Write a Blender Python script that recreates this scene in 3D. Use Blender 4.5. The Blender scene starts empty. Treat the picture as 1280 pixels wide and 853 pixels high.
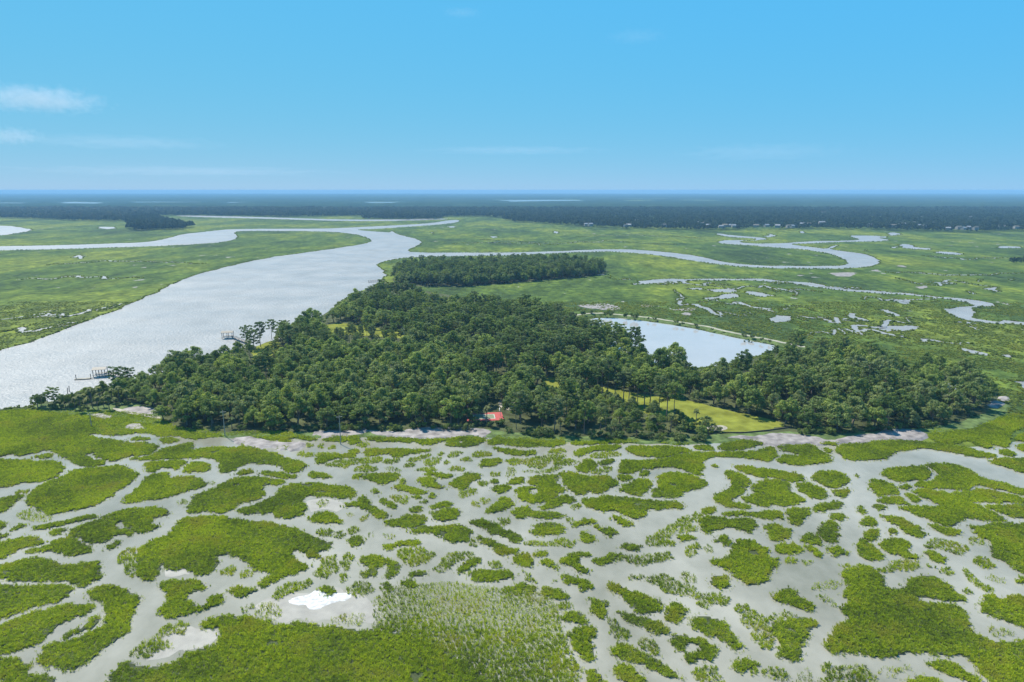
import bpy, math, random
import numpy as np
from mathutils import Vector, Matrix
from mathutils.geometry import tessellate_polygon

SC = bpy.context.scene
COL = SC.collection
RAD = math.radians
random.seed(7)
RNG = np.random.default_rng(7)

# ------------------------------------------------------------------ camera
CAM_H = 100.0
PITCH = RAD(12.46)
cd = bpy.data.cameras.new('camera')
cam = bpy.data.objects.new('camera', cd)
COL.objects.link(cam)
cam.location = (0, 0, CAM_H)
cam.rotation_euler = (RAD(90) - PITCH, 0, 0)
cd.sensor_width = 36.0
cd.lens = 24.0
cd.clip_start = 1.0
cd.clip_end = 90000.0
SC.camera = cam

# ------------------------------------------------------------------ world, sun, exposure
SUN_EL, SUN_AZ = RAD(52), RAD(-44)           # azimuth measured from +Y towards +X
sd = Vector((math.sin(SUN_AZ) * math.cos(SUN_EL), math.cos(SUN_AZ) * math.cos(SUN_EL), math.sin(SUN_EL)))
w = bpy.data.worlds.new('World')
SC.world = w
w.use_nodes = True
wn, wl = w.node_tree.nodes, w.node_tree.links
bg = wn['Background']
sky = wn.new('ShaderNodeTexSky')
sky.sky_type = 'NISHITA'
sky.sun_disc = False
sky.sun_elevation = SUN_EL
sky.sun_rotation = SUN_AZ
sky.altitude = 0
sky.air_density = 0.6
sky.dust_density = 0.0
sky.ozone_density = 10.0
# tone of a clear, evenly bright summer sky: one curve per channel over the whole dome
sp, cb_ = wn.new('ShaderNodeSeparateColor'), wn.new('ShaderNodeCombineColor')
wl.new(sky.outputs[0], sp.inputs[0])
for ch, (ex, k) in enumerate(((0.66, 0.60), (0.13, 2.40), (-0.12, 5.65))):
    pw, ml = wn.new('ShaderNodeMath'), wn.new('ShaderNodeMath')
    pw.operation = 'POWER'; ml.operation = 'MULTIPLY'
    wl.new(sp.outputs[ch], pw.inputs[0]); pw.inputs[1].default_value = ex
    wl.new(pw.outputs[0], ml.inputs[0]); ml.inputs[1].default_value = k
    wl.new(ml.outputs[0], cb_.inputs[ch])
wl.new(cb_.outputs[0], bg.inputs[0])
bg.inputs[1].default_value = 0.10
sl = bpy.data.lights.new('sun', 'SUN')
sl.energy = 5.0
sl.angle = RAD(0.5)
sl.color = (1.0, 0.95, 0.87)
so = bpy.data.objects.new('sun', sl)
COL.objects.link(so)
so.location = (0, 0, 500)
so.rotation_euler = (-sd).to_track_quat('-Z', 'Y').to_euler()
SC.view_settings.view_transform = 'Standard'
SC.view_settings.look = 'None'
SC.view_settings.gamma = 1.0
SC.view_settings.exposure = 0.95
SC.view_settings.use_curve_mapping = False
SC.render.engine = 'CYCLES'
SC.cycles.max_bounces = 6
SC.cycles.diffuse_bounces = 3
SC.cycles.glossy_bounces = 2
SC.cycles.transmission_bounces = 4
SC.cycles.volume_bounces = 0
SC.cycles.use_denoising = True

# ------------------------------------------------------------------ helpers
def ground(px, py, z=0.0):
    """plan position (x, y) on the level z of a point surveyed in the photograph"""
    a = (px - 640) / 853.3
    b = (426.5 - py) / 853.3
    dx = a
    dy = math.cos(PITCH) + b * math.sin(PITCH)
    dz = -math.sin(PITCH) + b * math.cos(PITCH)
    t = (z - CAM_H) / dz
    return dx * t, dy * t

def project(x, y, z=0.0):
    """inverse of ground(), vectorised"""
    zz = z - CAM_H
    f = y * math.cos(PITCH) - zz * math.sin(PITCH)
    u = y * math.sin(PITCH) + zz * math.cos(PITCH)
    return 640 + 853.3 * x / f, 426.5 - 853.3 * u / f

def hash2(ix, iy, seed):
    h = (ix.astype(np.int64) * 374761393 + iy.astype(np.int64) * 668265263 + seed * 974634777) & 0x7fffffff
    h = ((h ^ (h >> 13)) * 1274126177) & 0x7fffffff
    h = h ^ (h >> 16)
    return (h & 0xffff) / 65535.0

def vnoise(x, y, seed=0):
    x = np.asarray(x, float); y = np.asarray(y, float)
    ix, iy = np.floor(x), np.floor(y)
    fx, fy = x - ix, y - iy
    fx = fx * fx * (3 - 2 * fx); fy = fy * fy * (3 - 2 * fy)
    a, b = hash2(ix, iy, seed), hash2(ix + 1, iy, seed)
    c, d = hash2(ix, iy + 1, seed), hash2(ix + 1, iy + 1, seed)
    return (a * (1 - fx) + b * fx) * (1 - fy) + (c * (1 - fx) + d * fx) * fy

def fnoise(x, y, seed=0, octv=3):
    s, amp, tot = 0, 1.0, 0
    for k in range(octv):
        s = s + amp * vnoise(np.asarray(x) * 2 ** k, np.asarray(y) * 2 ** k, seed + 17 * k)
        tot += amp; amp *= 0.5
    return s / tot

def in_poly(X, Y, P):
    r = np.zeros(X.shape, bool)
    n = len(P)
    j = n - 1
    for i in range(n):
        xi, yi = P[i]; xj, yj = P[j]
        if yi != yj:
            c = ((yi > Y) != (yj > Y)) & (X < (xj - xi) * (Y - yi) / (yj - yi) + xi)
            r ^= c
        j = i
    return r

def chaikin(P, n=2):
    for _ in range(n):
        Q = []
        for i in range(len(P)):
            a, b = P[i], P[(i + 1) % len(P)]
            Q.append((a[0] * .75 + b[0] * .25, a[1] * .75 + b[1] * .25))
            Q.append((a[0] * .25 + b[0] * .75, a[1] * .25 + b[1] * .75))
        P = Q
    return P

def nums(s):
    v = [float(q) for q in s.replace(',', ' ').split()]
    return list(zip(v[0::2], v[1::2]))

TILE = {'A': (0, 520, 5.333), 'B': (220, 520, 5.333), 'C': (440, 520, 5.333), 'K': (660, 520, 5.333),
        'D': (880, 520, 5.333), 'L': (1040, 520, 5.333), 'E': (0, 660, 4.414), 'F': (250, 660, 4.414),
        'G': (500, 660, 4.414), 'H': (750, 660, 4.414), 'I': (990, 660, 4.414),
        'M': (860, 235, 5.818), 'R': (800, 230, 2.667), 'V': (0, 430, 5.333), 'T': (1090, 420, 6.095), 'X': (0, 0, 1.0)}

def survey(t, s, z=0.0, smooth=2):
    x0, y0, k = TILE[t]
    P = [ground(x0 + a * 10 / k, y0 + b * 10 / k, z) for a, b in nums(s)]
    return chaikin(P, smooth) if smooth else P

def tag(o, label=None, cat=None, group=None, kind=None):
    if label: o['label'] = label
    if cat: o['category'] = cat
    if group: o['group'] = group
    if kind: o['kind'] = kind
    return o

def mesh(name, V, F, mat, smooth=False):
    m = bpy.data.meshes.new(name)
    m.from_pydata([tuple(v) for v in V], [], F)
    if mat is not None:
        for q in (mat if isinstance(mat, (list, tuple)) else [mat]):
            m.materials.append(q)
    if smooth:
        m.polygons.foreach_set('use_smooth', [True] * len(m.polygons))
    m.update()
    return m

def quadmesh(name, V, Q, mat):
    """fast mesh from an (n,3) array and an (m,4) array of quads"""
    V = np.asarray(V, np.float32); Q = np.asarray(Q, np.int32)
    m = bpy.data.meshes.new(name)
    m.vertices.add(len(V)); m.vertices.foreach_set('co', V.ravel())
    m.loops.add(Q.size); m.loops.foreach_set('vertex_index', Q.ravel())
    m.polygons.add(len(Q)); m.polygons.foreach_set('loop_start', np.arange(0, Q.size, Q.shape[1], dtype=np.int32))
    m.update(calc_edges=True)
    m.materials.append(mat)
    return m

def link(name, me, parent=None, loc=None):
    o = bpy.data.objects.new(name, me)
    COL.objects.link(o)
    if parent is not None: o.parent = parent
    if loc is not None: o.location = loc
    return o

def empty(name, loc, rz=0.0, scale=1.0):
    o = bpy.data.objects.new(name, None)
    COL.objects.link(o)
    o.location = loc
    o.rotation_euler = (0, 0, rz)
    o.scale = (scale,) * 3 if not isinstance(scale, (tuple, list)) else scale
    o.empty_display_size = 0.5
    return o

def sheet(name, polys, z, mat, label=None, kind='structure', dz=0.004, skirt=0.0, slope=0.6):
    """flat pieces of ground, water or lawn; a skirt slopes down from the rim"""
    V, F = [], []
    for k, P in enumerate(polys):
        n0 = len(V)
        zz = z + k * dz
        V += [(x, y, zz) for x, y in P]
        tri = tessellate_polygon([[Vector((x, y, 0)) for x, y in P]])
        for a, b, c in tri:
            pa, pb, pc = P[a], P[b], P[c]
            cr = (pb[0] - pa[0]) * (pc[1] - pa[1]) - (pb[1] - pa[1]) * (pc[0] - pa[0])
            if abs(cr) < 1e-9: continue
            F.append((n0 + a, n0 + b, n0 + c) if cr > 0 else (n0 + a, n0 + c, n0 + b))
        if skirt:
            n = len(P)
            ar = sum(P[i][0] * P[(i + 1) % n][1] - P[(i + 1) % n][0] * P[i][1] for i in range(n))
            sg = 1 if ar > 0 else -1
            n1 = len(V)
            for i in range(n):
                a, b = P[i - 1], P[(i + 1) % n]
                tx, ty = b[0] - a[0], b[1] - a[1]
                l = math.hypot(tx, ty) or 1
                V.append((P[i][0] + sg * ty / l * slope, P[i][1] - sg * tx / l * slope, zz - skirt))
            for i in range(n):
                j = (i + 1) % n
                q = (n0 + i, n1 + i, n1 + j, n0 + j)
                F.append(q if sg > 0 else q[::-1])
    o = link(name, mesh(name, V, F, mat))
    return tag(o, label, kind=kind)

# ------------------------------------------------------------------ materials
def newmat(name):
    m = bpy.data.materials.new(name)
    m.use_nodes = True
    return m, m.node_tree.nodes, m.node_tree.links, m.node_tree.nodes['Principled BSDF']

def pos_noise(n, l, scale, detail=3, vec=None, stretch=None, rough=0.55):
    g = n.new('ShaderNodeNewGeometry')
    src = g.outputs['Position']
    if stretch:
        mp = n.new('ShaderNodeMapping')
        mp.inputs['Scale'].default_value = stretch
        l.new(src, mp.inputs[0]); src = mp.outputs[0]
    t = n.new('ShaderNodeTexNoise')
    t.inputs['Scale'].default_value = scale
    t.inputs['Detail'].default_value = detail
    t.inputs['Roughness'].default_value = rough
    l.new(src, t.inputs['Vector'])
    return t.outputs['Fac']

def ramp(n, l, fac, stops):
    r = n.new('ShaderNodeValToRGB')
    e = r.color_ramp.elements
    while len(e) < len(stops): e.new(0.5)
    for q, (p, c) in zip(e, stops):
        q.position = p; q.color = (*c, 1)
    l.new(fac, r.inputs[0])
    return r.outputs[0]

def mixc(n, l, fac, a, b, mode='MIX'):
    m = n.new('ShaderNodeMix'); m.data_type = 'RGBA'; m.blend_type = mode
    for s, v in ((m.inputs[0], fac), (m.inputs[6], a), (m.inputs[7], b)):
        if isinstance(v, (int, float)): s.default_value = v
        elif isinstance(v, tuple): s.default_value = (*v, 1)
        else: l.new(v, s)
    return m.outputs[2]

def bump(n, l, h, strength, dist, bsdf):
    b = n.new('ShaderNodeBump')
    b.inputs['Strength'].default_value = strength
    b.inputs['Distance'].default_value = dist
    l.new(h, b.inputs['Height'])
    l.new(b.outputs[0], bsdf.inputs['Normal'])
    return b

def simple(name, col, rough=0.8, var=0.15, scale=0.8, spec=0.3, b=0.0):
    m, n, l, p = newmat(name)
    f = pos_noise(n, l, scale, 4)
    lo = tuple(c * (1 - var) for c in col); hi = tuple(min(1, c * (1 + var)) for c in col)
    l.new(ramp(n, l, f, [(0.3, lo), (0.7, hi)]), p.inputs['Base Color'])
    p.inputs['Roughness'].default_value = rough
    p.inputs['Specular IOR Level'].default_value = spec
    if b: bump(n, l, f, 0.6, b, p)
    return m

def marsh_mat(name, dark, mid, light):
    m, n, l, p = newmat(name)
    a = pos_noise(n, l, 0.0065, 6, stretch=(1, 0.5, 1), rough=0.62)
    c = ramp(n, l, a, [(0.36, dark), (0.48, mid), (0.60, light)])
    b2 = pos_noise(n, l, 0.045, 5, stretch=(1, 0.4, 1), rough=0.65)
    c2 = mixc(n, l, 0.85, c, ramp(n, l, b2, [(0.33, (0.45, 0.5, 0.5)), (0.5, (0.95, 0.95, 0.95)), (0.66, (1.5, 1.42, 1.2))]), 'MULTIPLY')
    f3 = pos_noise(n, l, 0.13, 5, stretch=(1, 0.8, 1), rough=0.72)
    c3 = mixc(n, l, 0.95, c2, ramp(n, l, f3, [(0.34, (0.42, 0.46, 0.47)), (0.5, (0.95, 0.97, 0.96)), (0.65, (1.55, 1.48, 1.25))]), 'MULTIPLY')
    # bare mud and standing water between the stems
    w1 = pos_noise(n, l, 0.055, 4, stretch=(1, 0.55, 1), rough=0.6)
    w2 = pos_noise(n, l, 0.0035, 2)
    wm = n.new('ShaderNodeMath'); wm.operation = 'MULTIPLY_ADD'; wm.inputs[1].default_value = 0.28
    l.new(w2, wm.inputs[0]); l.new(w1, wm.inputs[2])
    wf = n.new('ShaderNodeMapRange'); wf.inputs['From Min'].default_value = 0.815; wf.inputs['From Max'].default_value = 0.845
    l.new(wm.outputs[0], wf.inputs[0])
    c3 = mixc(n, l, wf.outputs[0], c3, (0.22, 0.21, 0.19))
    l.new(c3, p.inputs['Base Color'])
    p.inputs['Roughness'].default_value = 0.95
    p.inputs['Specular IOR Level'].default_value = 0.05
    ad = n.new('ShaderNodeMath'); ad.operation = 'ADD'
    l.new(f3, ad.inputs[0]); l.new(b2, ad.inputs[1])
    bump(n, l, ad.outputs[0], 0.8, 1.5, p)
    return m

def water_mat(name, c1, c2, rough, wave, wdist, wstr, streak=0.0):
    m, n, l, p = newmat(name)
    f = pos_noise(n, l, 0.03, 6, stretch=(1, 0.7, 1), rough=0.66)
    l.new(ramp(n, l, f, [(0.32, c1), (0.66, c2)]), p.inputs['Base Color'])
    p.inputs['IOR'].default_value = 1.33
    p.inputs['Specular IOR Level'].default_value = 0.5
    h = pos_noise(n, l, wave, 4, stretch=(1, 0.7, 1), rough=0.6)
    if streak:                                   # slicks and wind lanes: smoother and rougher water
        g_ = pos_noise(n, l, 0.02, 4, stretch=(0.5, 1.3, 1))
        mr = n.new('ShaderNodeMapRange')
        mr.inputs['From Min'].default_value = 0.35; mr.inputs['From Max'].default_value = 0.65
        mr.inputs['To Min'].default_value = rough * (1 - streak); mr.inputs['To Max'].default_value = rough * (1 + streak)
        l.new(g_, mr.inputs[0]); l.new(mr.outputs[0], p.inputs['Roughness'])
    else:
        p.inputs['Roughness'].default_value = rough
    bump(n, l, h, wstr, wdist, p)
    return m

def leaf_mat(name, dark, light, trans=0.35, var=0.5):
    m, n, l, p = newmat(name)
    oi = n.new('ShaderNodeObjectInfo')
    mid = tuple((a + b) / 2 for a, b in zip(dark, light))
    grey = (mid[0] * 1.15, mid[1] * 1.02, mid[2] * 1.6)          # mossy, greyer crowns
    warm = (light[0] * 1.05, light[1] * 1.0, light[2] * 0.85)     # yellower crowns
    c = ramp(n, l, oi.outputs['Random'], [(0.0, dark), (0.3, mid), (0.52, grey), (0.78, light), (1.0, warm)])
    f = pos_noise(n, l, 0.35, 3)
    c = mixc(n, l, var, c, ramp(n, l, f, [(0.3, (0.5, 0.55, 0.5)), (0.7, (1.5, 1.45, 1.3))]), 'MULTIPLY')
    l.new(c, p.inputs['Base Color'])
    p.inputs['Roughness'].default_value = 0.7
    p.inputs['Specular IOR Level'].default_value = 0.1
    t = n.new('ShaderNodeBsdfTranslucent')
    l.new(mixc(n, l, 0.4, c, (1.5, 1.6, 0.4), 'MULTIPLY'), t.inputs['Color'])
    mx = n.new('ShaderNodeMixShader')
    mx.inputs[0].default_value = trans
    l.new(p.outputs[0], mx.inputs[1]); l.new(t.outputs[0], mx.inputs[2])
    l.new(mx.outputs[0], n['Material Output'].inputs['Surface'])
    return m

def grass_mat(name, dark, mid, light, trans):
    m, n, l, p = newmat(name)
    oi = n.new('ShaderNodeObjectInfo')
    f = pos_noise(n, l, 0.045, 4, rough=0.6)
    r = n.new('ShaderNodeMath'); r.operation = 'MULTIPLY_ADD'
    l.new(oi.outputs['Random'], r.inputs[0]); r.inputs[1].default_value = 0.34; l.new(f, r.inputs[2])
    c = ramp(n, l, r.outputs[0], [(0.46, dark), (0.64, mid), (0.86, light)])
    o2 = pos_noise(n, l, 0.09, 4, rough=0.65)                    # drier olive and straw patches
    mo = n.new('ShaderNodeMapRange'); mo.inputs['From Min'].default_value = 0.53; mo.inputs['From Max'].default_value = 0.68
    mo.inputs['To Max'].default_value = 0.75
    l.new(o2, mo.inputs[0])
    c = mixc(n, l, mo.outputs[0], c, (mid[0] * 1.25, mid[1] * 0.92, 0.035))
    l.new(c, p.inputs['Base Color'])
    p.inputs['Roughness'].default_value = 0.65
    p.inputs['Specular IOR Level'].default_value = 0.1
    t = n.new('ShaderNodeBsdfTranslucent')
    l.new(mixc(n, l, 0.5, c, (1.5, 1.5, 0.5), 'MULTIPLY'), t.inputs['Color'])
    mx = n.new('ShaderNodeMixShader'); mx.inputs[0].default_value = trans
    l.new(p.outputs[0], mx.inputs[1]); l.new(t.outputs[0], mx.inputs[2])
    l.new(mx.outputs[0], n['Material Output'].inputs['Surface'])
    return m

MT = {}
MT['marsh'] = marsh_mat('marsh_meadow', (0.033, 0.053, 0.017), (0.056, 0.088, 0.018), (0.106, 0.131, 0.021))
MT['river'] = water_mat('river_water', (0.185, 0.180, 0.165), (0.25, 0.24, 0.22), 0.38, 0.55, 0.8, 1.0, 0.10)
MT['tidal'] = water_mat('silty_tidal_water', (0.140, 0.134, 0.096), (0.262, 0.246, 0.196), 0.16, 0.7, 0.06, 0.4)
MT['pond'] = water_mat('still_pond_water', (0.27, 0.265, 0.25), (0.31, 0.30, 0.285), 0.08, 0.4, 0.02, 0.3)
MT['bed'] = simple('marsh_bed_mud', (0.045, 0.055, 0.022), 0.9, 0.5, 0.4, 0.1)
MT['mud'] = simple('tidal_mud', (0.185, 0.163, 0.147), 0.75, 0.5, 0.25, 0.3, 0.25)
MT['sand'] = simple('pale_sand', (0.26, 0.235, 0.18), 0.9, 0.3, 0.3, 0.2, 0.1)
MT['shoal'] = simple('pale_shoal', (0.215, 0.202, 0.17), 0.7, 0.18, 0.25, 0.3, 0.05)
MT['white'] = simple('white_glare', (0.40, 0.39, 0.37), 0.8, 0.35, 0.9, 0.3, 0.15)  # sun glare painted as a pale base colour
MT['floor'] = simple('forest_floor', (0.050, 0.058, 0.022), 0.95, 0.5, 0.12, 0.1)
MT['lawn'] = simple('mown_lawn', (0.140, 0.150, 0.024), 0.95, 0.36, 0.14, 0.02)
MT['scrub'] = simple('shore_grass', (0.075, 0.105, 0.032), 0.95, 0.5, 0.3, 0.1, 0.4)
MT['grass'] = grass_mat('cordgrass_blades', (0.118, 0.158, 0.020), (0.218, 0.288, 0.016), (0.370, 0.420, 0.018), 0.46)
MT['meadow'] = grass_mat('far_marsh_blades', (0.10, 0.140, 0.03), (0.135, 0.185, 0.03), (0.21, 0.24, 0.035), 0.45)
MT['oak'] = leaf_mat('oak_leaves', (0.090, 0.135, 0.034), (0.205, 0.260, 0.068), 0.40)
MT['pine'] = leaf_mat('pine_needles', (0.078, 0.120, 0.036), (0.170, 0.222, 0.060), 0.36)
MT['palm'] = leaf_mat('palmetto_fronds', (0.06, 0.09, 0.025), (0.13, 0.155, 0.045), 0.3)
MT['bush'] = leaf_mat('bush_leaves', (0.06, 0.10, 0.026), (0.14, 0.18, 0.04), 0.3)
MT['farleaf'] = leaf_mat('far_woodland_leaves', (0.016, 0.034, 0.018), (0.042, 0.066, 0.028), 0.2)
MT['bark'] = simple('bark', (0.16, 0.125, 0.10), 0.95, 0.3, 1.5, 0.1)
MT['wood'] = simple('weathered_timber', (0.30, 0.27, 0.23), 0.9, 0.25, 2.0, 0.2)
MT['darkwood'] = simple('dark_timber', (0.07, 0.06, 0.05), 0.9, 0.3, 2.0, 0.2)
# ------------------------------------------------------------------ ground and water of the wider place
S = 'structure'
g = link('ground', mesh('ground', [(-24000, -1500, 0), (24000, -1500, 0), (24000, 20000, 0), (-24000, 20000, 0)], [(0, 1, 2, 3)], MT['marsh']))
tag(g, 'flat green salt marsh reaching to the horizon', kind=S)

RIVER = """-300 440 -120 470 0 438 50 425 100 405 150 387 180 373 210 358 240 345 290 332 340 321 390 315 430 309 455 305 466 302 459 297
445 293.5 425 291 400 289.5 350 289 310 289 292 290 297 296 292 301 270 304 230 306.5 180 308.5 100 311 0 313.5 -300 318 -300 311 0 308
60 307 130 305 185 303 208 299 222 294 240 291.5 270 288.5 280 287 300 286.5 350 286 400 286 430 285 460 283.5 510 281 535 279.5 552 277
562 275.5 572 275 576 276.5 570 278.5 560 280 540 282 505 284 480 286 462 286.8 444 287.3 455 288.5 475 290 487 291 486 289.5 492 289.5
496 292.5 505 295 518 298 527 302 526 305 520 308 514 311 510 313 513 316 560 316 640 316 700 314 760 311.5 800 312.5 830 315"""
CREEK = """0 48.5 10 50 20 52.5 30 54.5 45 56 60 56.6 70 56.8 90 57 105 56.8 114 56 117 54.5 112 51.5 105 48.5 95 46.5 85 45 72 44 60 43.2
50 42.5 40 41.5 28 41 20.5 40 22 39 28 38 34 38 40 38.2 48 38 50 37 42 36.5 32 36 24 35 20 34 22 33 28 34 36 34.8 45 35.5 54 36.2 59 37.3
55 38 45 38.5 36 39 40 40 50 40.5 60 40.5 72 40 86 39 100 38.6 115 38.4 126 38 120 36 117 35 122 34.6 130 34.7 141 35 138 36.5 149 38.2 135 39.2 115 39.4
100 40 85 40.6 75 41 80 42 90 43 100 44.5 104 43 107 41.5 110 42 108 43 104 44 105 45 112 46 120 47 128 48 135 50 139 53 140 55 135 57 125 58
110 58.6 90 58.6 70 58.5 50 57.8 35 57 20 55.5 10 54 0 52.5"""
RIVER2 = """830 320.5 800 317 760 314.5 720 315.5 680 318 640 319.5 600 320 560 320.5 530 321 510 322 490 325 475 329 470 332 478 335 482 342
480 349 470 356 440 370 420 380 412 388 400 400 380 412 365 418 340 426 318 433 300 436 270 444 240 453 215 461 190 470 165 478 140 485 110 492 80 498 60 501
44 504 40 508 20 511 0 512 -60 520 -300 560"""
def px(s): return nums(s)
def tl(t, s):
    x0, y0, k = TILE[t]
    return [(x0 + a * 10 / k, y0 + b * 10 / k) for a, b in nums(s)]
def ragged(P, amp, wl=9.0, seed=3):
    """resample an outline and let it wander, as eroded marsh banks do"""
    Q = []
    n = len(P)
    for i in range(n):
        a, b = P[i], P[(i + 1) % n]
        k = max(1, min(40, int(math.hypot(b[0] - a[0], b[1] - a[1]) / (wl * .5))))
        Q += [(a[0] + (b[0] - a[0]) * j / k, a[1] + (b[1] - a[1]) * j / k) for j in range(k)]
    A = np.array(Q)
    dx = fnoise(A[:, 0] / wl, A[:, 1] / wl, seed, 3) - .5
    dy = fnoise(A[:, 0] / wl, A[:, 1] / wl, seed + 50, 3) - .5
    return [(x + u * amp, y + v * amp * 1.5) for (x, y), u, v in zip(Q, dx, dy)]
def plan(P, z=0.0, smooth=2, amp=0.0, wl=9.0):
    Q = chaikin([ground(a, b, z) for a, b in P], smooth)
    return ragged(Q, amp, wl) if amp else Q
river = plan(px(RIVER) + tl('M', CREEK) + px(RIVER2), 0.05, 2, 9.0, 16.0)
sheet('river', [river], 0.05, MT['river'], 'broad silvery tidal river with its winding side creek')

POOLS = {
 'R': ["""0 32.3 12 31.6 30 31.5 40 31.7 52 32.5 58 33.2 62 34 66 35 70 35.3 80 35.9 90 36.7 98 37.5 105 37.9 111 38.7 118 40 118.7 40.8 115 41.5 111.5 42.5
 111 44 115 45.2 120 45.8 140 46.4 140 47.2 120 46.9 110 45.9 104 44.2 101.8 42.6 105 41 110 40.2 109.5 39.6 104 38.7 98 38.1 90 37.2 80 36.5 70 35.8 65 35.5 60 34.6 52 33.1 40 32.3 30 32 12 32.3 0 33""",
 "15 35.2 18 34.6 21 35 20 35.6 16 35.7", "22 35.3 28 34.9 32 35.6 30 36.4 25 36", "24 37.6 27 37.1 31 36.6 33 37.3 29 38.4 25 38.6 21.5 38.2",
 "34 36 38 36 44 37.2 42 37.7 36 36.8", "41 45.2 45 44.2 49 43.9 53 44.3 50 45.6 45 46.1", "75 46.9 83 47.3 90 47.6 94 47.8 94.5 48.6 86 48.9 79 48.7",
 "79.5 41.4 83 42 85.2 43 84.5 43.9 80.5 44.1 83 43.2", "70 43.1 73 43.9 76.5 45.8 74 45.6 70.5 44.5", "83 39.1 88 38.9 90.3 39.7 87 40.1", "95 38.8 98.5 39 97 39.7",
 "92 40.4 94.8 40.5 94 41.4", "116 34.9 119 34.3 118.2 36 116 35.8", "122 31.9 123.2 31.8 123 32.4", "113 31.8 114.4 32 113.8 32.9", "109 35.7 111 36 110.6 36.9 108 36.4",
 "86.5 19.9 90.5 20.4 92 21.2 97 21.5 97 22 91 21.8 87 21.2", "98.5 22.5 105 22.8 108.5 23.4 104 23.8 99 23.1", "118 20.9 124 20.8 128 21 128 21.6 119 21.4",
 "74 22.3 76 22 76 22.6", "42 16.6 45.5 17 44 17.9 41 17.6 43 17.2", "53 15.8 55 15.9 54.6 16.6 53 16.5", "78 17.8 82 17.4 82.5 17.9 79 18.2", "83 21.3 86 20.8 86 21.5",
 "106 55.2 112 55.5 116 56.6 112 57.2 108 56.3", "118 56.6 123 57 125 57.8 120 57.6", "126.5 67 128 67 134 68 134 75 129 73.5 127 71", "126 76 130 75 130 79 126.5 78",
 "51 36 52.2 36 52 37.3 51.2 37.3"],
 'X': ["0 28.2 1.5 28.3 3.5 28.6 4.1 28.8 3.5 29 1.5 29.3 0 29.5 -12 29.9 -12 28.2", "12.2 28.35 14.8 28.4 14 28.7 12.4 28.6", "9.4 31.95 10.3 31.9 11 32.1 10 32.5",
 "69.2 28.9 69.8 29 70 29.2 69.3 29.2", "56 28.3 57 28.3 56.8 28.5 56 28.5", "53.9 29.1 54.2 29.1 54.1 29.4", "61.5 29.55 62.2 29.6 62 29.8 61.4 29.7", "22 26.9 34 27.2 45 27.55 56 27.3 56 27.5 45 27.75 34 27.4 22 27.1",
 "111 29.0 113 29.3 111 29.6", "79 35.3 84 34.9 84 35.1 79.5 35.8", "66 33.4 69 33.4 69 33.7 66 33.7", "128 48.2 130 48 131 51 128.2 50.4", "128 53 130 52.5 130 53.5 128.3 53.8"]}
pools = [plan(tl(t, s), 0.06, 2, 15.0, 15.0) for t, L in POOLS.items() for s in L]
GULLIES = ["815 355 840 352 870 353 900 356", "900 362 940 360 990 364 1040 366", "700 345 740 343 790 350", "960 352 1000 356 1060 360 1120 366", "1120 350 1160 356 1200 352 1240 358", "1000 395 1040 398 1080 404",
 "880 376 930 380 960 388 1010 386", "1080 372 1130 378 1170 372", "600 300 680 304 760 302 850 306", "720 296 800 294 880 298", "560 306 620 303 700 307", "1150 320 1200 324 1280 322", "1100 340 1180 344 1280 340",
 "-20 402 60 395 130 388 150 380", "20 350 100 345 180 350", "60 330 150 326 260 330", "-20 420 50 410 90 408", "1180 400 1220 410 1290 414", "1010 420 1080 418 1150 424 1220 430", "1120 395 1090 412 1040 415", "860 366 850 380 900 392 960 396"]
def gully(s, k):
    P = [ground(a, b) for a, b in px(s)]
    Q = []
    for i in range(len(P) - 1):
        for j in range(14):
            f = j / 14; Q.append((P[i][0] * (1 - f) + P[i + 1][0] * f, P[i][1] * (1 - f) + P[i + 1][1] * f))
    A = np.array(Q); t = np.arange(len(A)) * .33
    A[:, 0] += (fnoise(t, t * 0 + k * 7.3, 5, 2) - .5) * 26
    A[:, 1] += (fnoise(t, t * 0 + k * 3.1, 15, 2) - .5) * 60
    d = np.gradient(A, axis=0); d /= np.linalg.norm(d, axis=1)[:, None]
    nrm = np.stack([-d[:, 1], d[:, 0]], 1)
    w_ = (1.2 + 2.6 * fnoise(t * 1.5, t * 0 + k, 25, 2))[:, None] * np.clip(np.sin(np.linspace(.15, 3.0, len(A))), .2, 1)[:, None]
    return [tuple(q) for q in A + nrm * w_] + [tuple(q) for q in (A - nrm * w_)[::-1]]
pools += [gully(s, k) for k, s in enumerate(GULLIES)]
sheet('creek_pools', pools, 0.06, MT['river'], 'silvery creeks and pools lying in the far marsh', dz=0.004)

POND = "732 399.5 750 397.5 771 398 787 399.5 811 402 842 406.5 874 412 903 419 933 425 964 431 972 433.5 960 440 925 452 880 460 830 458 785 446 756 430 738 414 728 404"
pond = plan(px(POND), 0.07, 2, 3.0, 6.0)
sheet('pond', [pond], 0.07, MT['pond'], 'still pale pond held by a low earth dike')

FRONT = "-700 560 -300 545 0 538 120 538 200 538 240 545 300 546 400 548 480 545 560 543 640 545 720 549 800 552 860 552 900 550 940 548 1000 551 1060 550 1110 552 1160 556 1230 560 1290 548 1700 560 3000 900 2600 1400 -1300 1400 -1700 900"
front = plan(px(FRONT), 0.05, 1)
sheet('tidal_water', [front], 0.05, MT['tidal'], 'shallow silty tidal water flooding the foreground marsh')

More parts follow.
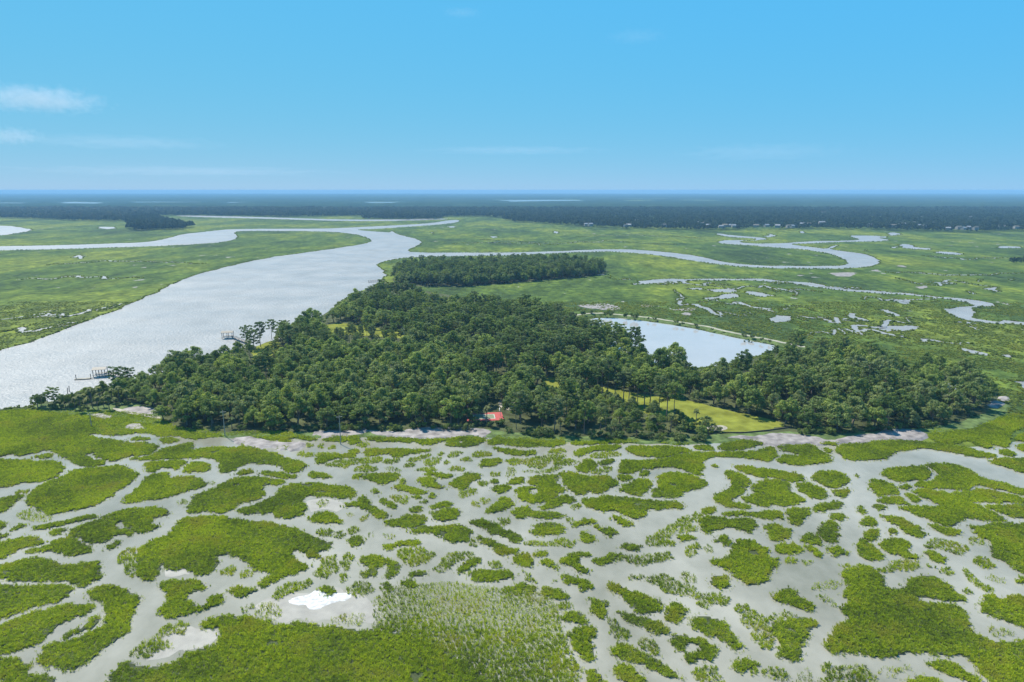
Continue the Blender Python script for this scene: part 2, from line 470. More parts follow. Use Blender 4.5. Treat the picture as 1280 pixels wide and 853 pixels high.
PANS = {'R': ["63.5 30 68 29.6 72.5 29.7 72 30.7 65 31", "75.5 28.7 80 28.6 79 29.3", "51 30.3 55 30.2 54.5 30.8", "91.5 34.2 95.5 34 96 35 92 35", "2 40.5 7 40.4 7 41.1",
 "13 43.2 17 43.2 16.5 44", "9 41.5 14 41.6 13 42", "85 27.2 88 27.2 87 27.8", "93 33.9 95.5 33.9 95 34.5"],
 'X': ["72 38 77 38 78.4 38.6 77 38.9 73 38.6", "80 38 82.6 38.2 81 38.5", "84.5 38.5 88 38.7 86 39", "85 39.3 86.5 39.2 86 39.6", "63 35 67 34.4 71 34.5 66 35.3"]}
sheet('salt_pans', [plan(tl(t, s), 0.04, 2, 14.0, 12.0) for t, L in PANS.items() for s in L], 0.04, MT['mud'], 'bare pinkish mud pans in the far marsh', dz=0.003)

# ------------------------------------------------------------------ the wooded island: ground, lawns, mud, path
ISLE = """40 506 60 502 90 499 120 492 165 479 215 462 270 445 318 434 365 419 412 389 440 371 470 357 484 351 520 362 580 372 640 382 700 398 728 406 742 418 756 432
785 449 830 461 880 463 925 455 962 442 985 441 1040 449 1100 455 1160 462 1210 470 1240 484 1246 500 1235 515 1200 528 1150 536 1090 540 1020 543 985 541 940 543
905 546 860 550 780 549 700 547 640 543 600 539 540 540 470 541 400 542 330 542 270 541 215 538 195 528 150 520 120 516 90 514 60 513"""
isle = plan(px(ISLE), 0.5)
sheet('island_ground', [isle], 0.45, MT['floor'], 'shaded brown and green ground under the island wood', skirt=0.8, slope=2.5)
LAWNS = [px("744 482 770 486 800 492 840 497 870 503 900 510 940 519 970 526 988 532 960 537 930 541 900 541 880 536 850 528 820 520 790 512 760 503 742 492"),
         px("393 422 398 408 425 403 445 406 470 410 490 414 510 418 505 424 480 422 455 419 430 418 410 420"),
         px("312 440 325 430 345 424 352 432 345 442 332 452 318 450"), px("672 476 690 470 705 474 700 488 682 488"), px("632 470 650 466 668 470 650 478")]
lawns = [plan(p, 0.5, 2, 4.0, 6.0) for p in LAWNS]
sheet('lawns', lawns, 0.50, MT['lawn'], 'sunlit mown lawns in the clearings of the wood', dz=0.005)
SANDS = [px("624 500 640 498 650 503 645 514 630 512 622 506"), px("880 533 905 531 912 537 890 540")]
sheet('sandy_clearing', [plan(p, 0.55) for p in SANDS], 0.535, MT['sand'], 'pale sandy patches beside the court and the lawn', dz=0.004)
SCRUB = [px("40 506 60 504 100 508 150 502 190 506 215 530 200 534 150 522 110 518 60 515"),
         px("270 540 330 541 400 540 470 538 520 536 560 535 600 536 640 541 700 545 780 547 850 548 905 543 940 541 985 540 1020 542 1090 539 1150 535 1200 527 1235 514 1246 502 1262 506 1250 522 1210 536 1150 543 1060 546 985 546 940 548 860 553 780 552 700 550 640 547 590 543 540 543 470 544 400 546 330 545 275 545")]
sheet('shore_strip', [plan(p, 0.5, 2, 3.0, 5.0) for p in SCRUB], 0.47, MT['scrub'], 'rough green strip along the island shore', dz=0.004, skirt=0.6, slope=2.0)
MUD = {'C': ["8 10 20 9.5 30 10.5 40 8.5 55 8 70 7.2 85 8 93 10 92 12.6 80 13 66 13 50 14.2 40 14 30 12.6 16 12.4"],
       'B': ["92 9.5 105 9.6 122 8.8 130 9.5 122 12.4 100 13.4 92 12.5", "38 14 50 13.6 56 16 70 18 82 17 86 20 74 22.5 60 20 48 20 40 17"],
       'D': ["14 14.5 24 13.5 35 12.6 45 11.5 55 11.4 65 12.5 75 14 84 16 92 15 100 13 112 12 122 9 134 8.3 146 10 148 13.6 134 15.2 120 15 104 17.5 92 17 84 17 76 18.4 66 18 56 18.4 46 19.4 40 16.8 28 15.6"],
       'V': ["82 43 95 41 103 44 104 46.4 95 47.2 86 45.6", "60 47 68 46 75 47 72 50 65 49", "84 54 92 52.5 98 55 92 57 85 56"], 'T': ["90 50 98 49 100 53 94 55 89 53", "100 46.5 104 46 104 49 101 49"]}
sheet('mud_flat', [plan(tl(t, s), 0.6, 2, 3.5, 4.0) for t, L in MUD.items() for s in L], 0.56, MT['mud'], 'bare grey and pink mud flats along the island shore', dz=0.006, skirt=0.55, slope=1.5)
sheet('sandy_track', [plan(tl('V', "75 43.4 80 44 86 45.8 95 47.4 104 48.6 108 50 107 51 98 49.4 90 48 82 46.6 76 45"))],
      0.62, MT['sand'], 'pale sandy track by the western point', dz=0.006)
GLARE = "50 40 54 38.5 58 37 62 36 66 34.6 70 36 76 36.6 82 36 83 38 78 40 72 41.5 68 43 65 45 61 44.8 59 43 55 42.5"  # outline of the painted glare patch

SHOALS = {'F': ["30 44 36 40 44 38 50 36 60 35 70 33 80 35 88 37 96 42 104 47 100 52 94 54 84 52 74 51 64 51 54 50 44 52 36 49", "0 56 6 55 11 58 9 62 2 64 -6 64 -12 60"],
          'E': ["90 56 98 54 106 54 114 56 120 58 118 62 110 65 100 69 92 72 84 74 78 74 86 68 90 62", "89 24 96 21 104 22 107 26 98 27 90 27"], 'B': ["86 56 96 54 106 56 112 60 110 64 100 62 90 64 87 60"]}
sheet('shoals', [plan(tl(t, s_), 0.06, 2, 2.5, 3.0) for t, L in SHOALS.items() for s_ in L], 0.062, MT['shoal'], 'pale shallow mud showing through the foreground water', dz=0.004)
# ------------------------------------------------------------------ foreground marsh islets (surveyed outlines; D dense, M thinner, S sparse)
ISLETS = {
'A': """D -6 27 3 26.5 8 24.5 10 27 18 26 25 24 33 22.5 38 25 42 28 48 30 54 33.5 62 34 68 33 71.5 31.5 68 29.5 60 28 58 26 59 24.5 61 24.5 63 27 66 28.5 72 29.5 76 31 80 29 84 27.5 88 26.5 94 26.5 100 25.5 104 22 106 20 103 18 96 17 90 18 84 16.5 78 15.8 70 14.8 62 13.5 58 12.5 62 11.8 66 12.2 75 13.3 82 12.8 88 11.3 97 11.3 103 12.8 107 14 113 13 121 13.5 126 13 130 12 130 8 122 8.5 115 5.5 108 1 100 -1 80 -3.5 60 -4 40 -3.5 20 -4.5 8 -4 0 -3 -6 -3
D 17 28 25 26 33 24.5 36.5 26.5 34 28.5 28 28
D 84 15.5 90 13.7 98 13.7 102.5 15 98 16.3 88 16.3
D 105 16 109 14.3 116 14 120 15.5 117 17.5 109 18.5
D 101 26 104 24 108 21 114 20 122 18 130 17 130 28 122 28 118 29 108 29 96 29.5 85 29 88 27.5 95 27.5
D 95 32 100 30 110 29.5 120 29 127 29.5 122 33.5 115 35.5 107 34 105 36.5 100 37.5 96 35.5
D -5 28.5 5 28.5 15 29 25 29.5 36 29.5 42 32 43 35 41 38 38 41 30 43.5 20 44.5 12 45 5 47 -5 49
D 15 57 21 50 25 47 32 43 40 41 46 37 48 35 55 35 65 34 75 33 80 32.5 84 33 88 36 93 39 92 41.5 87 42.5 90 43.5 85 45.5 84 48 77 50 76 53 68 57 63 60 55 62 45 63.5 36 66 30 65 25 62 20 60
S 10 66 16 62 22 62 26 65 33 65 36 68 30 70 20 70 12 68
D -5 56 4 54 11 52 16 51 15 54 11 56 9 60 4 63 -5 66
M 11 50 20 48.5 21 50 16 52 11 52
D 79 58 86 52 92 47 97 40 103 38.5 110 37 114.5 39 113 41.5 118 40 124 39.5 130 40.5 136 42 139 45 136 47 130 49 122 51 112 54 104 56 96 56 90 57.5 84 58
D 18 75 26 72 36 71 46 69 54 67 60 66 66 65.5 67 67 60 69 50 70.5 40 73 30 76 22 76.5
D 30 78 36 75.5 44 73.5 47 74.5 43 76.5 38 79.5 33 80
D 42 78 50 74.5 60 71 66 68 75 64 85 61.5 92 61 98 61 105 60 111 61 113 64 112 68 108 66.5 102 69 100 72 107 72 110 72 104 75 97 77.5 92 78 87 76 83 72 80 70 77 71 76 73.5 83 75 88 77 90 79.5 83 80.5 76 79 74 82 70 85 62 86 56 84 50 81
D -5 71 2 70 6 71.5 3 75 -5 77
D 6 74 10 72 16 71.5 17 73 12 75.5 7 76.5
D -5 79 2 78 8 79 6 80 0 82 -5 82
S 117 57 122 55 127 56 126 58.5 120 59""",
'E': """D -3 9 3 7 8 5 14 4 20 5 25 7 24 9 18 10 11 11 8 13 5 16 0 17 -3 17
D 12 14 18 10.5 25 10 30 6 36 4.5 42 6 46 8 52 11.5 49 13.5 42 15.5 37 16 33 13.5 28 13 22 13.5
D -3 22 5 19 14 16.5 22 15.5 30 18 38 20 46 19 52 18 55 18 57 21 54 24 57 26 56 28 52 29 48 32.5 42 31.5 35 30 25 29 18 30.5 10 30 5 29 0 28 -3 28
D -3 30 5 30 12 31 20 31.5 28 30.5 35 30.5 40 32 43 33.5 39 35 38 38 33 40.5 24 42 16 44 10 47 3 50 -3 51
D -3 54 5 51 14 47 22 45 30 43 37 41 44 41 50 42 53 45 48 47.5 40 50 33 53 28 57 25 62 20 65 10 67 3 69 -3 70
D 46 36 50 33 57 31 64 32 70 33 75 36 78 39 75 44 72 50 72 57 66 60 60 65 54 70 48 74 43 78 38 80 30 77 22 75 20 71 22 66 30 62 38 61.5 46 59 54 55 57 54 57 47 56.5 42 54 39.5 50 39
D 33 60 38 57 46 53 50 50 54 47.5 55 49 54 53 50 56 43 58 38 60.5
D -3 71 5 71 10 71 14 73 15 78 16 81 20 80 28 81 30 84 30 90 -3 90
D 56 13 58 10 62 8 65 6 67 7 66 9 63 11 58 13.5
D 74 14 78 10 82 8 86 5 92 3 95 0 100 -3 130 -3 130 12 122 12 118 12 121 16 121 20 118 24 112 26 108 27 105 24 102 22 96 23 92 25 91 23 92 20 89 20 88 24 86 27 83 30 77 28 74 22
M 64 16 68 12 75 10 79 13 77 22 76 27 72 26 68 24 69 21 66 18.5
D 88 34 88 30 94 27.5 100 28 104 29 108 28 112 30 115 33 109 35 104 36 103 40 106 42 112 43 116 39 116 36 120 35.5 124 37 125 40 120 43 114 45 108 47 102 48 95 50 88 50 86 46 88 43 91 41 90 37
M 84 60 88 55 94 52.5 98 53.5 100 57 96 58 90 60 89 62 94 63 97 66 92 66 88 68 84 71 78 72.5 71 70 74 66 80 62
M 95 53 100 51 104 53 102 57 98 60 95 56""",
'F': """D -54 90 -50 80 -46 76 -42 72 -36 76 -30 77 -22 76 -15 74 -9 70 -4 67 3 66 8 64 11 60 10 57 4 55 0 54 3 50 10 48 14 46 18 48 22 50 26 47 30 49 36 51 44 53 50 52 58 51 66 53 74 54 84 55 92 56 96 56 90 62 84 70 76 78 66 90
D 55 13 58 12 63 12 66 14 67 17 62 17 57 15.5
D 15 13 18 10.5 25 10 35 9.5 44 9.5 49 10 52 12 51 15 54 18 60 19 61 21 57 24 52 25.5 47 26 42 29 38 32 34 33 31 29 34 27 38 26 39 24 34 23.5 29 24 26 22 28 20 22 18 21 15.5 17 16
M 66 27 63 26 62 25 66 22 66 17 70 15 75 15 76 19 77 23 74 25 70 28
M 78 17 80 13 84 13 84 17 82 20 84 22 80 24 78 21
D 84 18 88 16 90 15 95 14 101 15 107 17 109 20 110 24 106 27 102 28 102 25 104 21 101 19 98 22 98 26 94 28 89 27 87 25 92 23 94 22 88 20
M 76 25 80 25 82 27 80 30 77 29
M 23 24 27 23 30 26 26 27 23 26.5
D 17 36 16 33 20 31 25 33 30 32 33 34 29 36.5 24 38 20 40
M 12 23 16 21 19 20.5 21 22 20 25 17 27 13 26 10 24
M 22 44 26 42 30 41 30 43 27 45 23 47
M 40 37 41 34 46 31 52 30 58 28 61 29 60 33 55 35 50 36 46 38 42 40
D 66 33 68 30 72 31 75 34 75 36 70 38 67 37
M 79 34 84 31 88 29 94 30 96 32 95 35 92 37 86 38 82 36
D 99 32 102 29.5 106 30 108 33 105 35 101 35
D 109 29 113 28 118 28 121 30 119 33 114 33
D 112 25 115 24 122 23.5 126 24 125 26.5 119 27 113 27
M 64 2 70 1 74 2 72 4 67 3.5
M 74 3 80 1 81 4 77 5.5
D 81 6 86 3 90 5 92 9 88 11.5 85 9
S 93 2 96 2 97 4 93 5
S 100 3 105 3 108 5 102 7
D 100 10 103 8 106 9 112 6 118 5 122 6 123 9 118 10 110 10 105 12 101 12
M 107 13 113 11 120 10 126 12 130 14 128 18 122 20 115 21
S 30 44 36 40 42 42 48 46 44 50 36 50 30 48
S 70 50 80 47 88 46 92 50 88 54 78 53""",
'G': """S -16 40 -8 36 0 34 10 32 20 32 30 33 40 34 50 35 58 36 66 37 75 39 84 41 88 44 89 50 91 58 60 58 30 56 0 52 -14 52
M -40 90 -30 78 -24 70 -18 62 -13 55 -6 48 6 47 20 52 40 54 60 55 76 56 88 58 92 62 94 68 96 74 98 80 98 90
S 60 72 76 74 88 76 96 80 96 87 70 87
D -54 92 -44 78 -34 66 -22 55 -8 54 6 58 20 64 34 72 50 82 60 92
M 36 8 38 5 42 7 43 10 39 10
D 40 3 44 4 50 6 57 9 62 11 67 12 63 14 57 15 51 15 52 12.5 48 10 44 8
D 70 1 78 -1 88 -1 93 1 90 3 84 4 78 5 73 4
M 67 8 72 6.5 80 7 86 8 85 10 78 10 70 9
M 86 7 90 5 95 7 98 8 94 11 90 10 87 9
D 98 3 101 1 105 2 108 7 105 9.5 101 8
D 106 0 112 -1 118 0 121 3 117 5.5 112 3
M 19 22 22 18 25 14 32 13 40 13 42 15 36 17 30 20 26 23 21 25
D 31 24 32 21 37 18 42 15 45 17 44 20 39 21 37 24 33 26
D 37 26 40 23 45 23 47 21 52 23 60 23 65 26 63 28 55 29 46 30 40 29
M 49 19 52 17.5 54 19 57 21 55 22.5 50 21
D 59 18 62 15 68 13.5 73 15 74 18 76 21 72 22 66 20
D 72 14 76 12 81 12.5 83 14.5 78 15.5 73 16
D 77 18 81 16 84 18 84 20 87 22 85 24 80 21
D 86 18 92 16 91 14 97 13 106 13.5 108 15 103 16 99 16 100 19 104 22 106 25 103 26 98 24 95 21 90 20
M 67 24 69 23.5 71 26 75 29 74 31 70 29
D 55 34 60 32 66 30 72 31 76 33 75 35.5 68 36.5 60 36
D 76 36 79 32 85 33 90 35 94 37 92 39 86 39 80 38.5
D 87 25 92 25 97 27 104 28 106 31 107 34 103 35 97 34 99 31 93 31 89 29
S 82 29 85 28 87 30 84 31
D 104 18 110 17 114 15 116 13 120 13 123 15 119 17 120 19 115 20 109 20
D 103 39 107 38 112 40 116 41 115 45 113 49 110 50.5 106 47 105 43
M 85 42 90 40.5 96 42 97 44 92 45.5 87 44
D 88 49 91 46 96 45.5 101 47 104 51 99 53 93 52 89 51
D 92 57 97 55 104 53 108 54 108 59 107 64 109 69 110 73 106 74.5 100 72 96 67 93 62
D 82 68 88 68 93 71 98 73 101 77 100 80 96 78 90 75 84 72
D 102 79 106 76.5 110 78 114 82 118 88 100 88""",
'H': """D 0 0 5 0 10 2 9 5 5 5.5 1 4
D 10 10 14 8 19 8.5 24 10 23 13 18 13 12 11.5
M -2 20 3 17 8 15 6 13.5 10 13 14 15 22 15 28 14.5 34 13 39 13 40 15 36 18 30 19 24 20 18 20.5 12 17 8 19 3 20.5
M 25 5 30 3 35 0 44 -1 54 0 50 2 42 3 37 6 42 8 40 10 33 10.5 27 9
D 40 4 46 3 52 4.5 56 5.5 52 7 45 7.5 41 6
M 47 14 48 10 53 8 56 10 53 13 50 16
M 57 1 62 0 63 3 59 4
D 77 0 84 -1 86 2 82 3.5 78 2
S 58 9 62 9 64 12 60 14 57 12
D 63 6 67 3.5 72 5 73 8 72 10 66 9
D 58 19 62 16 67 17 72 14 73 10 75 6 80 5 86 7 91 10 95 14 92 16 97 16 100 18 98 22 94 25 92 27 94 30 88 31.5 82 32 77 30 74 27 72 24 67 22 62 20
D 59 29 63 26 68 25 72 25 70 29 73 33 69 34.5 63 33 60 31
D 90 1 97 -1 104 0 107 3 104 6 99 8 94 6.5 92 4
D 95 10 100 8.5 107 8 112 9 113 12 108 14 101 14.5 97 13
D 109 6 112 3 116 2.5 120 4 124 8 121 10.5 116 9 112 8
D 112 8 116 9 120 12 123 14 122 17 118 15 114 12
M 100 16 106 15 109 18 107 20 102 18.5
S 110 17 115 18 118 17 116 22 112 21
M 14 27 20 26 27 26 32 25 38 26 40 28 45 30 50 31 54 34 50 37 45 38 40 36 35 35 32 32 26 29 18 29
S 42 26 48 24 53 25 54 29 51 31 46 29
M 48 37 54 35 60 36 67 36 73 38 71 42 66 43 63 41 60 44 56 44 53 42 54 40
D 3 30 7 29 12 32 15 34 20 34 25 37 30 39 36 41 35 44 31 46 30 49 24 48 19 46 15 43 12 39 8 36 4 34
D 35 46 38 43 40 40 44 41 48 45 49 46 46 47 45 51 42 53 38 52 36 49
D 8 46 12 46 18 48 25 49 32 51 38 54 40 56 38 58 33 59 27 57 20 54 14 51 9 48
M 4 51 8 50 12 53 12 56 18 57 16 61 10 62 5 58
D 38 58 42 57 48 60 54 60 60 62 65 66 64 70 60 73 54 74 48 75 45 72 42 67 39 62
O 46 65 50 63.5 55 65 54 68 50 70 47 69
D 49 52 52 48 56 47 60 49 66 50 70 52 71 56 75 60 77 63 82 67 80 69 74 68 70 64 66 61 60 59 53 57 50 55
D 4 64 8 62 14 63 20 66 24 69 30 71 34 74 39 77 43 81 46 85 40 85 34 81 28 79 22 75 16 73 10 72 5 68
M 20 61 24 59 28 62 32 66 35 71 30 71 25 67 21 65
D 6 76 10 73 15 75 20 78 25 83 27 88 14 88 8 81
D -3 78 2 81 7 88 -3 88
M 73 43 78 41 83 43 86 47 92 49 98 47 104 46 106 49 103 53 98 60 96 66 90 66 84 62 84 58 80 53 76 48
D 92 55 94 52 100 50 106 49 112 50 116 48.5 120 51 119 55 115 60 113 64 112 70 111 73 106 74 100 72 95 71 99 67 97 63 96 59
O 103 55 105 54 106 57 104 57
D 94 38 98 35 102 32 107 33 111 38 115 40 119 43 120 45.5 114 46 108 44 103 42 98 42
D 72 75 76 72 82 71.5 86 74 88 78 84 80 78 79.5 74 78
M 88 77 94 76 100 78 105 80 104 83 96 84 90 82
M 50 78 55 76 60 75.5 65 78 69 83 70 88 60 88 55 84 51 82
S 110 80 116 78 120 81 130 84 130 88 105 88 108 84
M 121 76 126 75 130 76 130 82 124 80
S 114 33 120 30 126 29 130 30 128 33 120 34
S 118 37 126 38 130 41 126 42""",
'I': """D 18 12 22 10 27 10 32 14 28 15.5 21 15.5
D 35 9 38 5 40 0 47 0 49 4 46 7 43 8 46 11 52 15 50 17.5 44 18.5 38 17.5 37 13
D 46 9 50 6 56 5 63 6 67 9 64 12 67 14 71 17 66 18 58 15 52 13
D 51 2 54 0 58 0 59 3 55 4.5
D 61 -1 68 0 73 2 76 4 70 6 66 4
D 76 -1 84 -1 92 0 94 3 90 5 84 4
M 72 9 76 6 82 5 90 7 96 10 98 12 93 15 87 13 80 11 75 11
D 71 14 75 12 80 13 86 17 84 20 78 18
M 80 22 86 21 90 24 88 26 82 24
M 73 19 78 20 80 22 75 21
M 98 17 103 15 109 17 113 21 110 23 104 22
S 106 27 110 25 115 27 118 30 112 30
M 93 24 96 22 100 25 103 29 108 32 113 34 110 36 103 33 97 29
M 93 34 96 33 101 35 97 36.5
D 98 1 108 0 118 1 136 0 136 28 124 24 118 19 110 16 107 12 112 8 105 5 100 3
D 122 28 126 26 136 28 136 33 124 30
S 96 8 100 4 106 5 107 8 100 10
D 16 66 20 60 23 54 28 52 33 49 27 47 26 43 33 40 28 39 26 37 30 35 29 30 26 25 32 22 37 19.5 42 20 47 23 52 27 50 30 55 34 62 34 60 31 64 28 70 26 76 25.5 82 28 88 32 92 36 97 40 94 41.5 86 41 78 39 70 38.5 68 40 76 41 86 42 92 43 97 47 98 50 97 52 99 57 106 60 112 63 120 62 136 60 136 90 112 90 108 84 104 80 100 75 94 70 88 71 80 70 72 69 64 69 58 71 52 72 46 72 40 70 30 69 22 70
D 102 44 104 40 106 36 111 36 114 39 120 38 118 36 124 37 136 40 136 58 122 53 114 50 107 48
D 72 73 78 72 86 73 93 76 100 80 106 86 94 86 86 80 78 78
M 40 23 48 23 54 20 57 17.5 62 17 69 18 72 22 66 23 58 23 50 25
M 16 77 20 75 28 76 34 74 40 76 46 81 50 88 18 88 19 81
S 46 77 54 76 62 75 68 76 66 79 58 82 52 83
D 60 88 66 82 74 81 82 84 88 88
S 5 78 10 77 14 80 12 83 6 82
S 107 55 112 53 118 54 124 58 120 60 112 60
S 15 37 20 37 26 43 24 44 18 40
S 10 31 16 29 22 28 28 30 26 33 18 33 12 33
M 25 20 30 19 34 20.5 32 22 27 21.5""",
'B': """D 0 10 6 9 12 8 20 8.5 28 10 34 11 40 10.5 50 10 60 10.5 70 9.5 78 11 84 13 92 14 96 16 90 17 82 15 76 15 78 18 72 18 66 16 58 15.5 50 13.5 40 13 32 13.5 22 14 16 16 8 15.5 4 14 0 13.5
D 100 14 108 13 114 13 122 13 124 15 118 17 110 17.5 102 17 97 16.5
D -3 20 4 18 8 20 9 24 14 22 22 20.5 28 20 36 21 42 20 50 20 58 22 66 24 72 27 80 29 86 31 88 34 84 37 76 38 70 36 69 33 62 32 56 32 48 31 43 33 40 36 34 38 28 38 28 34 28 30 22 28 16 28 10 29 6 28 -3 27
D -3 29.5 4 29 9 29 9.5 30 5 33 2 35 -3 36
D 3 37 6 33 10 30.5 16 30 22 31 23.5 34 22 37 15 37.5 8 38
D 36 39 40 37 46 35.5 52 35.5 53 37 47 38.5 42 40
D 53 37 58 36 64 37 70 37.5 76 38.5 81 40 79 41.5 72 41.5 64 40 57 39
D 87 38 91 36 95 38 100 38 104 40 102 41.5 96 41 90 42
D 6 63 8 58 12 55 10 54 16 51 24 48 32 44 38 41 46 40.5 56 40 64 41 72 43 73 44.5 68 46.5 60 45 58 49 60 52 55 55.5 48 58 43 57 42 60 36 63 30 65.5 26 65 22 63 14 65 9 65
D 40 64 42 61 48 61 52 58 58 56 64 54 68 52 66 50 70 47 78 45 86 44 94 44 102 46 110 46 118 48 121 51 118 54 112 54 110 57 106 55 102 53 96 54 90 53 86 54 84 57 87 61 86 65 80 67 74 69 67 68 64 64 58 65 52 65 44 66
S 94 56 99 55 102 57 98 61 94 60
D 87 68 90 65 96 64 101 63 106 65 110 68 111 71 106 73 100 71 94 71 89 71
D 110 60 113 58 120 57 123 52 128 54 130 58 128 63 122 62 118 60 113 62
M 93 77 97 75 103 75 106 78 110 77 113 79 112 81 106 81 100 79.5 95 79
M 113 76 118 73 122 74 122 77 116 79
M 114 83 118 79 123 79 126 82 127 87 118 87
S 113 65 118 64 120 66 115 67
M 122 68 126 65 127 69 123 70
D -3 75 0 72 2 70 6 67.5 12 67 20 66 28 66 34 67 40 68 48 69.5 56 70 62 70 70 73 78 74 84 76 87 79 94 80 100 83 104 85 104 88 92 92 80 90 60 92 40 92 20 95 0 99 -20 95
M 80 25 84 23 89 25 100 24 108 24 109 25 100 26 92 27 84 27
D 92 28 95 26 104 25.5 112 25 118 24 122 26 120 28 112 28 104 29 98 31 93 32
M 99 33 104 30 112 29 122 28 130 28 130 31 120 32 114 33 116 35 111 34 104 34
M 118 35 124 33 130 32 130 36.5 122 37
M 117 41 120 38 130 37.5 130 42 120 42
D 115 23 119 21 123 22 123 25 117 25
D 124 22 130 20 130 27 125 25
M 120 18 126 17.5 130 18 128 20 121 20
D 43 18 46 17 48 18.5 44 19.5
D 67 21 72 19 77 20 76 22 69 22
M 62 16 66 16 65 18 61 18
M 86 18 91 18 91 20 87 21
M 94 19 99 18 98 22 95 21
M 101 20 105 19 107 21 102 23
S 0 39 7 39 7 41 0 41
S 21 43 27 43 27 45 22 46""",
'C': """D -3 14 2 13 6 15 7 17 3 19 -3 19
M 4 18 10 17.5 12 19 8 21 4 20
D 7 15 12 13 20 14 28 14 36 14.5 44 15.5 54 15 62 15 66 14 68 13.5 74 13.5 80 14 85 14.5 90 14.5 89 17 86 19 80 20.5 72 21 66 20.5 62 19.5 63 17 58 17 56 19 50 19.5 44 19 42 17 36 18.5 30 17 22 17.5 14 17
O 71 16.3 74 16 75 17.5 72 18
D 92 15 98 13 106 13.5 114 14 122 13 130 13 130 20 122 20.5 115 20.5 108 20 100 18.5 95 19.5 91 19 90 17
D 93 20.5 98 21 104 21.5 112 22.5 117 23 122 23 125 25 120 26.5 112 26.5 104 25.5 98 24 94 22
D -3 22 3 21 6 23 3 24.5 4 27 0 28 -3 28
D 7 24 10 21.5 18 21 26 21 34 21.5 42 22 50 21.5 54 23 47 24.5 40 25 34 27 30 28 26 26 20 25 14 27 9 26.5
M -3 29 6 29 14 27.5 20 27 22 28.5 17 30.5 10 32 4 31.5 -3 31.5
M 19 30 24 28.5 31 28 33 29.5 29 31.5 22 32
M 36 30 40 28 46 26 53 25 52 27 46 29 42 30.5
M 56 25 60 23.5 63 24.5 60 26 56 26.5
M 63 27 66 24 72 23 75 24 71 26 66 28.5
M 79 25 83 23 89 23.5 95 25.5 91 27 85 27.5 80 27
M 33 33 37 31 43 31 42 33 37 34.5
M 47 31 50 28 56 27 60 28 58 31 53 33 49 33
M 60 31 64 29 66 30.5 62 32.5
M 71 29 75 27 78 27.5 81 29.5 76 30.5
D 84 32 86 29 92 28 99 27.5 101 30 96 32.5 91 34 86 35
M 0 36 6 34 12 33 17 34.5 18 36.5 10 37 2 37
S 21 34.5 26 33.5 32 35 33 37 26 36.5
M 41 36 46 34 52 34 58 35 56 37.5 48 37
M 62 36 66 34 71 32.5 76 34.5 74 36.5 67 37
M 102 30 106 27.5 112 29 118 28 126 27 130 27 130 35 124 35 118 33 114 31 110 33 104 32
M 90 38 95 37 99 38 98 40 92 40
S 103 34 107 33 110 36 106 41 102 41 104 37
S 112 36 120 36 130 36 130 38 118 38
D 3 40 10 39 17 38 24 37.5 31 37.5 33 39.5 30 42.5 25 44.5 18 45.5 14 43 8 42
D 47 38 53 37 62 38 68 39 66 41 60 42 54 40 48 39.5
D 41 43 46 41 52 40 57 41 56 43.5 61 46 64 48.5 58 49 52 47.5 46 46
D 63 45 67 42.5 74 40 73 38 79 37 85 38 87 40.5 82 43 78 45.5 76 49 72 49.5 67 47
D 25 48 30 45 33 41 37 43 35 45 42 47.5 48 49 51 51 47 52.5 40 52 32 50
D 12 49 14 47 17 48 18 52 16 53.5 13 51
M 70 52 73 49 78 48 83 49 83 52 78 53 73 55
M 82 44 87 43 92 44 90 46.5 84 46
D 92 42 96 41 98 44 95 45.5 92 44
D 92 49 96 46 101 45 106 46.5 105 49.5 99 51 94 51
D 102 44 106 41.5 112 40.5 117 41 117 44 110 45.5 103 45
D 107 49 110 46.5 118 46.5 126 47.8 134 49.5 138 52 136 56 128 58 120 58.5 113 57 109 53
O 118 49.5 122 48.5 125 51 121 53
D 16 55 19 53.5 24 56 29 58 31 61 26 62 20 58.5
M 24 54 30 52 37 53 38 56 35 59.5 30 57
D 38 54 44 52 49 52 48 54.5 42 55.5
D 49 53 52 50.5 57 52 56 54.5 51 55
D 44 56 48 55 52 57 50 58.5 45 58
D 37 62 41 60 47 59.5 49 61 46 63.5 40 64
D 50 61 56 58 63 56.5 67 58 65 60.5 58 61.5 53 62.5
M 80 56 84 57 86 60 83 61 79 59
M 85 56 88 54 92 55.5 92 58 87 58.5
D 88 63 94 60 97 55 101 53 106 55 109 58 106 61 100 63 97 65.5 91 65
D 0 59 4 57 6 54 10 56 14 60 20 63 26 66 25 68 19 69.5 15 67 10 63 4 62
M -3 50 2 48 3 53 0 55 -3 55
D 52 64 58 62.5 66 61 72 61 73 65 70 69 64 70 58 71.5 54 68
D 20 70 25 68 32 67 38 65 46 65 50 68 50 71 46 73 40 74 34 75 28 74 22 72
D 35 76 40 75 45 72 52 73 60 73 68 72 76 73 81 76 80 80 76 84 70 85.5 62 84 58 80 52 79 46 78 40 79
D 77 70 82 68.5 88 68.5 93 71 99 73 104 76 110 78 115 81 113 84 108 85 103 81 96 80 90 77 86 74 80 72
M 96 69 100 68 106 68.5 107 71 104 72.5 98 71.5
D 105 65 108 61 114 60 121 61 123 65 118 67 112 68 107 67
D -3 80 4 79 8 82 9 87 -3 87
S 9 79 14 78 15 81 10 81
D 22 87 30 83 38 81 46 82 47 87
M 6 66 11 65 10 69 5 70
S 0 74 5 74 4 77 0 79""",
